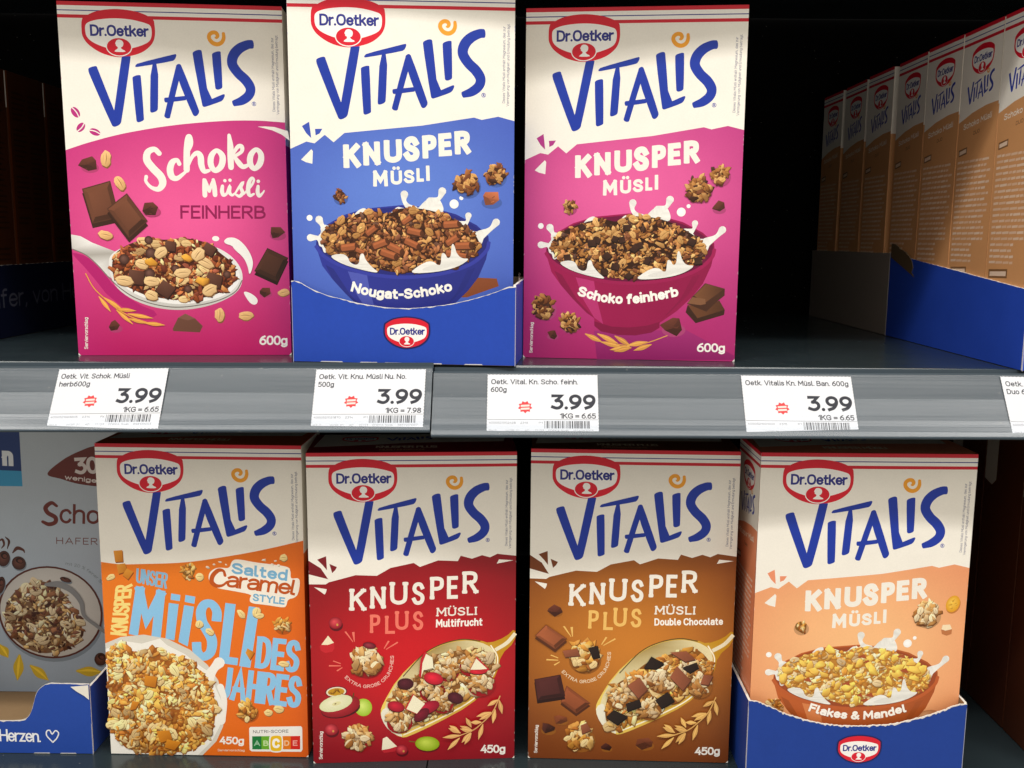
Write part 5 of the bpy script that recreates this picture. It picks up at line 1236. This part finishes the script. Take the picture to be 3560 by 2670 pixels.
FR = {1: (-.3015, .8743, .0821, -.0096, ZU), 2: (-.0979, .8430, .0542, .0009, ZU + .0016), 3: (.1011, .8680, -.0987, .0016, ZU), 4: (-.2901, .8592, -.0177, .0071, ZL),
      5: (-.0933, .8542, .0696, -.0053, ZL), 6: (.1096, .8576, -.0302, .0056, ZL), 7: (.3110, .8290, .0, .0, ZL + .0016)}
DEP = .078
INFO = {1: ('pink chocolate muesli box with a heaped silver spoon printed on its front', art1, .118, 'C8247C'),
        2: ('blue crunchy muesli box standing in the upper blue tray, nougat chocolate bowl', art2, .105, '4662C8'),
        3: ('magenta crunchy muesli box with dark pink bowl, standing alone on the upper shelf', art3, .105, 'B02A80'),
        4: ('orange salted caramel muesli box with light blue lettering on the lower shelf', art4, .102, 'D8641A'),
        5: ('dark red fruit muesli box with golden scoop, apples and grapes', art5, .110, '8E1628'),
        6: ('brown double chocolate muesli box with golden scoop and chocolate squares', art6, .110, '84441E'),
        7: ('peach flakes and almond muesli box standing in the lower right blue tray', art7, .105, 'E8906A')}
for i in range(1, 8):
    x, y, yw, ln, z = FR[i]
    lab, fn, ed, low = INFO[i]
    h = HH[i]
    o = thing('muesli_box', lab, 'cereal box', (x - math.sin(yw) * DEP / 2, y + math.cos(yw) * DEP / 2, z + abs(ln) * DEP / 2 + .0002), yw, -ln)
    carton(o, W_, DEP, h, h - ed, C(low))
    A = fn()
    wear = C('F6F2EA')
    for sx in (0, 1):
        q = [(.0, h), (.0022, h), (.0011, h - .0008), (0, h - .0022)]
        A.poly('front_panel', [(W_ - p[0], p[1]) if sx else p for p in q], wear)
    for k in range(16):
        e = A.R.uniform(.0, 1) * h
        l = A.R.uniform(.0006, .004); s_ = A.R.choice((0, 1))
        A.poly('front_panel', [(W_ if s_ else 0, e), ((W_ - .00035) if s_ else .00035, e + l * .5), (W_ if s_ else 0, e + l)], mixc(C(low), wear, .45))
    # the filled carton bellies out a little
    A.fine(.006)
    bl = {1: .0020, 2: .0026, 3: .0022, 4: .0020, 5: .0030, 6: .0020, 7: .0036}[i]
    fp0 = front_place(W_, DEP, h)
    def belly(x, y, o_, bl=bl, h=h):
        u, v = max(-1, min(1, 2 * x / W_ - 1)), max(-1, min(1, 2 * y / h - 1))
        return (x - W_ / 2, -DEP / 2 - o_ - bl * (1 - u * u) * (1 - v ** 4), h - y)
    A.build(o, belly, M_PRINT)
    if i >= 4:
        l1, l2 = {4: ('KNUSPER M\u00dcSLI', 'Salted Caramel Style'), 5: ('KNUSPER PLUS', 'M\u00dcSLI Multifrucht'), 6: ('KNUSPER PLUS', 'M\u00dcSLI Double Chocolate'), 7: ('KNUSPER M\u00dcSLI', 'Flakes & Mandel')}[i]
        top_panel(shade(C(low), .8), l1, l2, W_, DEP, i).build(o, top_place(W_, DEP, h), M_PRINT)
    if i == 7:
        side_panel(C('E08A62'), 'Knusper M\u00fcsli', 'Flakes', DEP, h, 71).build(o, left_place(W_, DEP, h), M_PRINT)

# ------------------------------------------------------------------ cardboard trays
TB, TE, TI = C('2347AE'), C('E9E4DA'), C('9A7E5C')
def plate(name, pts, th, place, parent, front, edge=TE, back=TI):
    """cut board: outline pts in its plane, thickness th behind it"""
    n = len(pts)
    T = tri(pts)
    V, K, F = [], [], []
    for p in pts: V.append(place(p[0], p[1], 0)); K.append(front)
    for p in pts: V.append(place(p[0], p[1], -th)); K.append(back)
    for t in T: F.append(t); F.append(tuple(i + n for i in reversed(t)))
    for i in range(n):
        j = (i + 1) % n
        b0 = len(V)
        V += [place(*pts[i], 0), place(*pts[j], 0), place(*pts[j], -th), place(*pts[i], -th)]
        K += [edge] * 4
        F.append((b0, b0 + 1, b0 + 2, b0 + 3))
    return mesh_obj(name, V, F, M_TRAY, parent, K)

def torn(pts, seed, amp=.00018, step=.0022):
    R = random.Random(seed)
    P = np.array(catmull(pts, 10), float)
    d = np.concatenate([[0], np.cumsum(np.hypot(*(P[1:] - P[:-1]).T))])
    m = max(4, int(d[-1] / step))
    return [(float(np.interp(d[-1] * k / m, d, P[:, 0])), float(np.interp(d[-1] * k / m, d, P[:, 1])) + R.uniform(-amp, amp)) for k in range(m + 1)]

def tray(label, x, y, z, yw, w, d, topc, hs, col=TB, th=.0022, seed=1, hl=None, group=None, emb=None, fibres=False, front=True, rag=.00015):
    """topc: upper edge of the front wall (x, height) left to right; hs = (front, rear) height of the sides"""
    o = thing('display_tray', label, 'cardboard tray', (x - math.sin(yw) * d / 2, y + math.cos(yw) * d / 2, z), yw, 0, group)
    fp = lambda a, b_, off: (a, -d / 2 - off, b_)
    fth = .0013
    if front:
        top = torn(topc, seed, rag, .0016 if rag > .0003 else .003)
        top[0] = (-w / 2, top[0][1]); top[-1] = (w / 2, top[-1][1])
        fw = plate('front_wall', [(-w / 2, .0006), (w / 2, .0006)] + list(reversed(top)), fth, fp, o, col)
        A = Art(seed + 50)
        R = random.Random(seed)
        V, K, F = [], [], []
        for i, p in enumerate(top):
            wv = (R.uniform(.0002, .0009) if R.random() < .75 else R.uniform(.0008, .0018)) * (1 if rag > .0003 else .7)
            V += [fp(p[0], p[1] - .00002, .00012), fp(p[0], p[1] - wv, .00012)]; K += [TE, mixc(TE, col, .25)]
        for i in range(len(top) - 1): F.append((2 * i, 2 * i + 1, 2 * i + 3, 2 * i + 2))
        mesh_obj('torn_edge', V, F, M_TRAY, fw, K)
        for sx in (-1, 1):
            A.poly('edge_wear', [(sx * w / 2, 0), (sx * (w / 2 - .0005), 0), (sx * (w / 2 - .0004), top[0][1] * .9), (sx * w / 2, top[0][1] * .95)], mixc(col, TE, .5))
        for k in range(7):
            cx = R.uniform(-w * .42, w * .42)
            A.poly('edge_wear', [(cx - .008, .0006), (cx + .008, .0006), (cx + .0072, .0014), (cx - .007, .0013)], mixc(col, TE, .8))
        A.build(fw, lambda a, b_, off: fp(a, b_, off), M_TRAY)
        if emb:
            E_ = Art(seed + 9)
            ex, ez, ek = emb
            T0 = aff(ek, ek, ex, -ez, 605, 330)
            def T(pts): return T0(pts)
            E_.poly('emblem', [(p[0], p[1]) for p in T([(605 + (px - 605) * 1.07, 330 + (py - 330) * 1.09) for px, py in [(335, 200), (440, 148), (605, 125), (780, 145), (890, 195), (910, 245), (906, 350), (865, 430), (765, 500), (605, 535), (465, 507), (358, 440), (310, 370), (303, 300), (310, 230)]])], C('1E1A50'), cm=True)
            emblem(E_, T)
            E_.build(fw, lambda a, b_, off: fp(a, -b_, off), M_PRINT)
    hf, hr = hs
    for sx in (-1, 1):
        pl = (lambda a, b_, off, sx=sx: (sx * (w / 2 + off), a, b_))
        sp = torn([(-d / 2 + fth, hf), (0, (hf + hr) / 2), (d / 2, hr)], seed + 3 + sx, .0002, .004)
        plate('side_wall', [(-d / 2 + fth, .0006), (d / 2, .0006)] + list(reversed(sp)), th, pl, o, col)
    plate('back_wall', [(-w / 2 + th, .0006), (w / 2 - th, .0006), (w / 2 - th, hr), (-w / 2 + th, hr)], th, lambda a, b_, off: (a, d / 2 + off - .0001, b_), o, TI)
    V = [(-w / 2 + th, -d / 2 + fth, .0008), (w / 2 - th, -d / 2 + fth, .0008), (w / 2 - th, d / 2 - th, .0008), (-w / 2 + th, d / 2 - th, .0008)]
    V += [(a, b_, 0.0001) for a, b_, _ in V]
    mesh_obj('tray_floor', V, [(0, 1, 2, 3), (7, 6, 5, 4), (0, 4, 5, 1), (1, 5, 6, 2), (2, 6, 7, 3), (3, 7, 4, 0)], M_TRAY, o, [TI] * 8)
    if fibres:
        A = Art(seed + 70)
        R = random.Random(4)
        for k in range(9):
            x0 = R.uniform(0, .012)
            A.vline('torn_fibres', [(x0, hf - .0005, .0003), (x0 + R.uniform(-.001, .002), hf + .003, .0003), (x0 + R.uniform(-.002, .006), hf + R.uniform(.004, .011), .00008)], TE, cap=0)
        A.build(o, lambda a, b_, off: (w / 2 + off, -d / 2 + .02 + a, b_), M_TRAY)
    return o
def crop_curve(pts, x0, x1, h0, z_of, w):
    return [(-w / 2 + w * (p[0] - x0) / (x1 - x0), z_of(p[1])) for p in pts]
# upper blue tray round the blue box
c2 = [(85, 930), (150, 936), (220, 980), (330, 1030), (420, 1060), (600, 1103), (760, 1133), (900, 1150), (1050, 1156), (1200, 1147), (1400, 1120), (1560, 1085), (1700, 1045), (1830, 1000), (1910, 962), (1955, 955), (1985, 962)]
tray('upper blue cardboard tray torn open at the front, holding the blue box', -.0973, .8243, ZU, -.0995, .1945, .105, crop_curve(c2, 85, 1985, 0, lambda y: .0688 - (y - 945) / 2.44 / 4130 * .99, .1945), (.069, .072), seed=2, emb=(.0035, .0272, .0000645 * .97), fibres=True)
# lower right tray round the peach box
c7 = [(155, 1062), (230, 1070), (280, 1090), (350, 1120), (430, 1160), (540, 1195), (700, 1240), (850, 1265), (1050, 1275), (1200, 1268), (1400, 1245), (1600, 1190), (1750, 1140), (1890, 1082), (1962, 1075)]
tray('lower blue cardboard tray with ragged kraft edge, holding the peach box', .3105, .8180, ZL, 0.0, .1965, .25, crop_curve(c7, 155, 1962, 0, lambda y: .0815 - (y - 1068) / 2.458 / 3630, .1965), (.0815, .086), C('1C3E92'), seed=7, rag=.00045, emb=(.0035, .0362, .0000625))

# long row of caramel coloured boxes at the right, seen from the side
DD, DH = .0765, .3045
prot = thing('muesli_box', 'caramel brown muesli box at the front of the right-hand row, nearest the camera', 'cereal box', (.43 + W_ / 2, .8525, ZU + .001), 0, 0, 'caramel brown boxes lined up at the right')
carton(prot, W_, DD, DH, DH - .075, C('D49A66'))
side_panel(C('D49A66'), 'Schoko M\u00fcsli', 'DUO', DD, DH, 6).build(prot, left_place(W_, DD, DH), M_PRINT)
seq = ['second', 'third', 'fourth', 'fifth', 'sixth', 'seventh']
for k, yb in enumerate((.8917, .9699, 1.0534, 1.1430, 1.2309, 1.3196)):
    o = copy_tree(prot)
    o.location = (.43 + W_ / 2 + (.0, -.0012, .0008, -.001, .0006, 0)[k], yb + DD / 2 + .001, ZU + .001 + UP)
    o.rotation_euler = (0, 0, (.0, .012, -.008, .01, -.006, .008)[k])
    o['label'] = 'caramel brown muesli box, %s from the front in the right-hand row' % seq[k]
Af = Art(81)
rad_bg(Af, C('B87434'), C('D79A52'), C('B06C2E'), DH)
Af.poly('front_panel', [(0, 0), (W_, 0), (W_, .100), (W_ * .6, .102), (W_ * .3, .112), (0, .122)], CREAM)
top_design(Af)
text(Af, 'product_lettering', 'Schoko M\u00fcsli', [(W_ * .2, .13), (W_ * .85, .122), (W_ * .85, .142), (W_ * .2, .15)], .2, CREAM)
Af.build(prot, front_place(W_, DD, DH), M_PRINT)
dt = tray('blue cardboard tray under the front half of the caramel brown row', .4275 + .0985, .8100, ZU, 0, .197, .3050, [(-.0985, .069), (-.05, .06), (0, .055), (.05, .06), (.0985, .069)], (.0685, .0945), C('2448B4'), seed=12)
tray('grey uncoated cardboard tray under the rear half of the caramel brown row', .4278 + .0985, 1.1165, ZU, 0, .197, .2950, [(-.0985, .0945), (0, .0945), (.0985, .0945)], (.0945, .0945), C('8C837A'), seed=13)
fl = torn([(0, .015), (.012, .0175), (.03, .0175), (.046, .018), (.058, .0155), (.064, .009), (.060, .004), (.068, 0)], 5, .0008, .004)
plate('torn_flap', [(0, 0)] + fl, .0012, lambda a, b_, off: (-.0985 - .0004 - off, .1525 - .002 - a, .0900 - .20 * (a / .3) * .09 / .2 + b_), dt, C('5E4E38'), C('8A7C66'), C('5E4E38'))

# dark row at the left of the upper shelf
BW = .16
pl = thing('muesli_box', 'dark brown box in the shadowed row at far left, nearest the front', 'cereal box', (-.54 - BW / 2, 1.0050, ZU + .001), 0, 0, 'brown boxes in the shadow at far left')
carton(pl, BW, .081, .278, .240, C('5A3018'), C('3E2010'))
A = Art(91)
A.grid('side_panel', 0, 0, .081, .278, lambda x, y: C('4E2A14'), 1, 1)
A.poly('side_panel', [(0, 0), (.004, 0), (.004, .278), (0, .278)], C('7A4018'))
for col_ in (.010, .045):
    y = .02
    while y < .20:
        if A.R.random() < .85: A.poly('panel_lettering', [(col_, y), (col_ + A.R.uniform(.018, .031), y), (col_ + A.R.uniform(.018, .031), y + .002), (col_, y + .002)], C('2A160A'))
        y += .0055
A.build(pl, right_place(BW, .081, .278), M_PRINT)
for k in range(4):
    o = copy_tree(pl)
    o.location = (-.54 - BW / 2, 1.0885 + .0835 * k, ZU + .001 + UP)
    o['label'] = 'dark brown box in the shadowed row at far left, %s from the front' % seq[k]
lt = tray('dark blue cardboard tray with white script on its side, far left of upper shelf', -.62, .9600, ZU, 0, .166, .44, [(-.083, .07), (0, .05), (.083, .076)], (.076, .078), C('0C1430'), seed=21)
A = Art(22)
text(A, 'tray_lettering', 'hafer, von Herzen.', [(.005, .026), (.30, .026), (.30, .046), (.005, .046)], .12, C('5A5E6C'), track=1.6)
A.build(lt, lambda x, y, o: (.083 + o, -.22 + x + .0, .078 - y), M_PRINT)

# light blue oat box in its tray at the lower left
KQ = [(-228.2, 1450.8), (405.2, 1456.0), (456.7, 2404.6), (-149.7, 2398.9)]
KH = .3015
TK = tracer(KQ, W_, KH, 0, 1480, 1.3945)
o = thing('oat_muesli_box', 'light blue chocolate oat muesli box behind the tray at lower left', 'cereal box', (-.51, .985 + .04, ZL + .0012), 0, 0)
carton(o, W_, .08, KH, KH - .02, C('9FB2C4'), C('8FA6BA')).name = 'carton'
A = Art(31)
A.grid('front_panel', 0, 0, W_, KH, lambda x, y: mixc(C('C0CAD2'), C('A4B6CC'), y / KH), 4, 8)
NB = C('1F3C78')
A.poly('brand_panel', TK([(-300, -40), (93, 10), (105, 218), (-290, 200)]), NB); A.poly('brand_panel', TK([(-290, 200), (105, 216), (110, 290), (-285, 285)]), C('3A9CCB'))
text(A, 'brand_panel', 'n', TK([(8, 95), (62, 97), (66, 192), (12, 190)]), .24, C('E8EEF4'))
BR = C('6E2C26')
A.poly('badge', TK([(230, 230), (300, 165), (380, 122), (470, 94), (570, 120), (680, 230), (600, 285), (500, 292), (380, 278), (300, 255)]), BR, cm=True)
text(A, 'badge', '30%', TK([(358, 152), (540, 140), (548, 226), (366, 232)]), .20, C('E6DCD8')); text(A, 'badge', 'weniger', TK([(316, 233), (488, 254), (487, 276), (314, 256)]), .2, C('E6DCD8'))
A.vline('product_lettering', TK([(275, 385, 7), (250, 370, 9), (222, 392, 11), (232, 418, 11), (268, 440, 11), (268, 464, 10), (238, 474, 10), (208, 462, 8)]), BR)
text(A, 'product_lettering', 'choko', TK([(290, 372), (620, 390), (620, 476), (288, 470)]), .14, BR)
text(A, 'product_lettering', 'HAFER-M\u00dcSLI', TK([(273, 537), (690, 545), (690, 580), (273, 569)]), .12, C('7A4A48'), track=3)
c, = TK([(245, 902)]); ub = TK([(245, 902, 1)])[0][2]
A.ell('printed_bowl', (c[0] + 4 * ub, c[1] + 14 * ub), 254 * ub, 238 * ub, C('8796A6'), n=40)
A.ell('printed_bowl', c, 253 * ub, 234 * ub, C('5A2A22'), n=40); A.ell('printed_bowl', c, 243 * ub, 225 * ub, C('C9C7C4'), n=40, ccol=C('E4E2DE'))
PK = [C('C9A66E'), C('E0CBA0'), C('6A3A26'), C('8A5A38'), C('4A2620'), C('EBDDBB')]
mound(A, 'printed_muesli', TK([(30, 850), (100, 770), (200, 740), (300, 790), (360, 880), (400, 960), (400, 1040), (300, 1090), (180, 1105), (60, 1030), (20, 930)]), 190, 20 * ub, PK, C('7E5E44'))
A.vline('printed_spoon', TK([(225, 765, 8), (290, 765, 16), (350, 795, 14), (395, 850, 12), (410, 915, 9), (470, 965, 9), (520, 1000, 10)]), C('8E9094'))
for (cx_, cy_, rx_, ry_) in ((18, 640, 30, 40), (92, 662, 34, 34), (2, 770, 22, 46), (488, 1128, 30, 34), (320, 742, 28, 12)):
    q, = TK([(cx_, cy_)])
    A.ell('printed_chocolate', (q[0] + 3 * ub, q[1] + 7 * ub), rx_ * ub, ry_ * ub, C('7F8C9A'), .3)
    A.ell('printed_chocolate', q, rx_ * ub, ry_ * ub, C('3A1E1A'), .3, C('7A4A3E'))
    A.ell('printed_chocolate', (q[0] + 4 * ub, q[1] - ry_ * .35 * ub), rx_ * .55 * ub, ry_ * .4 * ub, C('2A1412'), .3)
    A.ell('printed_chocolate', (q[0] + 7 * ub, q[1] - ry_ * .30 * ub), rx_ * .35 * ub, ry_ * .25 * ub, C('6A3C32'), .3)
A.vline('printed_chocolate', TK([(62, 612, 3), (84, 590, 9), (112, 598, 6), (120, 612, 2)]), C('5A3028'))
A.vline('printed_chocolate', TK([(-6, 556, 2), (12, 548, 6), (20, 572, 5), (8, 590, 2)]), C('5A3028'))
A.vline('printed_chocolate', TK([(26, 535, 2), (44, 556, 6), (36, 592, 2)]), C('4A2620'))
for a, b_ in (((0, 1060), (40, 1120)), ((95, 1110), (85, 1230)), ((150, 1160), (235, 1230)), ((375, 1185), (495, 1190))):
    p, q = TK([a, b_]); grain(A, 'printed_petals', p, q, 52 * ub, C('D8B838'))
arc_text(A, 'flavour_lettering', 'mit 20 % feiner Schokolade', TK([(318, 670), (400, 690), (470, 740), (520, 800), (545, 860)]), 15 * ub, .12, C('7C8894'), n=2)
A.build(o, front_place(W_, .08, KH), M_PRINT)
tk = tray('blue cardboard tray with white script and cut-down front at lower left', -.5075, .8600, ZL, 0, .211, .215, [(-.1055, .0335), (0, .0335), (.025, .0335), (.040, .0345), (.0475, .041), (.0515, .052), (.056, .064), (.066, .0712), (.08, .0716), (.1055, .0712)], (.068, .074), C('2448A0'), seed=23)
A = Art(24)
text(A, 'tray_lettering', 'von Herzen.', [(-.0065, -.0255), (.0560, -.0245), (.0560, -.0120), (-.0065, -.0130)], .13, C('EEF0F4'), track=1.5)
A.line('tray_lettering', [(q[0] + .0066, q[1]) for q in [(.0608, -.0120), (.0555, -.0185), (.0556, -.0232), (.0585, -.0242), (.0606, -.0205), (.0640, -.0240), (.0668, -.0215), (.0650, -.0165), (.0608, -.0120)]], .0012, C('EEF0F4'))
A.build(tk, lambda x, y, o: (x, -.1075 - o, -y), M_PRINT)
A = Art(25)
A.poly('folded_corner', [(.088, -.0690), (.1050, -.0708), (.1050, -.0560), (.1005, -.0600), (.094, -.0640)], C('E7E2D6'))
A.build(tk, lambda x, y, o: (x, -.1075 - .0006 - o * 2, -y), M_TRAY)

# unlit row beyond the peach box
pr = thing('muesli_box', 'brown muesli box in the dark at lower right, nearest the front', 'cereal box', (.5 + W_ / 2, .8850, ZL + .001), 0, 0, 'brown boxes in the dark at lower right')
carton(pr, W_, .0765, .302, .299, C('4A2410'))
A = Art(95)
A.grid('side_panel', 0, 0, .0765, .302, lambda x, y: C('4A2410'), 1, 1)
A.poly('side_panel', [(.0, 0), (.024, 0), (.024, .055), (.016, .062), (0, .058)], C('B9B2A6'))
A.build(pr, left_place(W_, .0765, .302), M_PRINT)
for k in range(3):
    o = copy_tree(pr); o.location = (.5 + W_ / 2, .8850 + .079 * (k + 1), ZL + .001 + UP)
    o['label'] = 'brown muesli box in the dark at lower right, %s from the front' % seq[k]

# ------------------------------------------------------------------ price labels behind the clear rail cover
LW, LH = .0930, .0545
INK = C('3A3B42')
def bars(A, R):
    x = .515
    while x < .925:
        wd_ = R.choice((.004, .004, .008, .012))
        A.poly('bar_code', [((x) * LW, .765 * LH), ((x + wd_) * LW, .765 * LH), ((x + wd_) * LW, .885 * LH), (x * LW, .885 * LH)], C('45464C'))
        x += wd_ + R.choice((.004, .006, .010))
def price_label(label, xl, rot, l1, l2, kg, code, yr, px, bottom, seed, rail):
    o = thing('price_label', label, 'price label', (0, 0, ZU), 0, 0, 'price labels in the rail')
    slope, xr, dz = rail
    t = Vector((0, .7838 - .8090, -.0460 + .0038)); t.normalize()
    nrm = Vector((0, t.z, -t.y)); nrm = Vector((0, -abs(t.z), abs(t.y)))
    top = Vector((0, .8074, -.0048 + dz))
    def place(x, y, off):
        xx = x + rot * (y - LH / 2)
        p = top + t * y + nrm * (off + .00025)
        X = xl - .0034 + xx
        return (X, p.y, p.z + slope * (X - xr) - rot * x * .6)
    A = Art(seed)
    R = random.Random(seed)
    # paper with a fine perforated edge
    ed = []
    for k in range(61): ed.append((LW * k / 60, .0004 if k % 2 else 0.0))
    for k in range(1, 41): ed.append((LW - (.0004 if k % 2 else 0), LH * k / 40))
    for k in range(59, -1, -1): ed.append((LW * k / 60, LH - (.0004 if k % 2 else 0)))
    for k in range(39, 0, -1): ed.append((.0004 if k % 2 else 0, LH * k / 40))
    A.poly('paper', ed, C('D6D8DD'))
    Q = lambda x0, y0, x1, y1: [(x0 * LW, y0 * LH), (x1 * LW, y0 * LH), (x1 * LW, y1 * LH), (x0 * LW, y1 * LH)]
    text(A, 'label_lettering', l1[0], Q(.035, .080, l1[1], .165), .16, INK, track=2.3, n=7)
    if l2: text(A, 'label_lettering', l2[0], Q(.032, .210, l2[1], .295), .16, INK, track=2.3)
    text(A, 'price_figures', '3.99', Q(.575, .330, .975, .580), .20, INK, track=2.4)
    text(A, 'label_lettering', kg, Q(.655, .640, .975, .726), .17, INK, track=2.1)
    A.poly('label_lettering', Q(0.006, .742, .994, .7475), INK)
    G = C('66676E')
    text(A, 'label_lettering', code, Q(.02, .780, .26, .812), .13, G, n=2); text(A, 'label_lettering', yr, Q(.30, .780, .37, .812), .13, G, n=2); text(A, 'label_lettering', px, Q(.465, .780, .50, .812), .13, G, n=2)
    for wds, x0, x1 in bottom: text(A, 'label_lettering', wds, Q(x0, .905, x1, .937), .13, C('84858C'), n=2)
    bars(A, R)
    cx, cy, r = .343 * LW, .540 * LH, .066 * LW
    st = []
    for k in range(18):
        a = 2 * math.pi * k / 18 + .15
        q = r * (1.0 if k % 2 == 0 else .74)
        st.append((cx + q * math.cos(a), cy + q * .92 * math.sin(a)))
    A.poly('star_badge', st, C('E8484A'))
    for dy in (-.22, .22): A.poly('star_badge', [(cx - r * .6, cy + r * (dy - .13) + r * .05), (cx + r * .6, cy + r * (dy - .15)), (cx + r * .6, cy + r * (dy + .13)), (cx - r * .6, cy + r * (dy + .15) + r * .05)], C('F8CFC8'))
    A.build(o, place, M_PAPER, lift=0.0)
    return o
RL, RR = (.0074, -.42, 0), (.0042, -.07, -.0014)
BT = [('WGR 21', .17, .29), ('AD', .34, .38), ('17/23', .43, .51), ('EDEKA S\u00fcdb', .55, .73)]
price_label('price label for the herb chocolate muesli, under the pink box at left', -.3835, -.020, ('Oetk. Vit. Schok. M\u00fcsli', .655), ('herb600g', .31), '1KG = 6.65', '4000521663605', '2314', 'PX', BT + [('SH 6', .02, .09), ('898100003', .77, .93)], 1, RL)
price_label('price label for 500g crunchy muesli, under the blue tray by the rail joint', -.1655, -.006, ('Oetk. Vit. Knu. M\u00fcsli Nu. No.', .825), ('500g', .175), '1KG = 7.98', '4000521021870', '2314', 'P1', BT[:2] + [('22/23', .43, .51), BT[3], ('KT 7', .02, .09), ('3857201007', .77, .95)], 2, RL)
price_label('price label under the magenta box, just right of the rail joint', -.0205, .0, ('Oetk. Vital. Kn. Scho. feinh.', .82), ('600g', .175), '1KG = 6.65', '4000521002428', '2315', 'P1', BT + [('SH 5', .02, .09), ('1224267003', .77, .95)], 3, RR)
price_label('price label for banana muesli under the empty gap, one line of name', .1935, .012, ('Oetk. Vitalis Kn. M\u00fcsl. Ban. 600g', .965), None, '1KG = 6.65', '4000521001000', '2315', 'P1', BT, 4, RR)
price_label('price label cut off by the right edge, under the caramel brown row', .4120, .02, ('Oetk. Vit. Schok. M\u00fcsli', .70), ('Duo 600g', .31), '1KG = 6.65', '4000521663000', '2315', 'P1', BT + [('SH 7', .02, .09)], 5, RR)
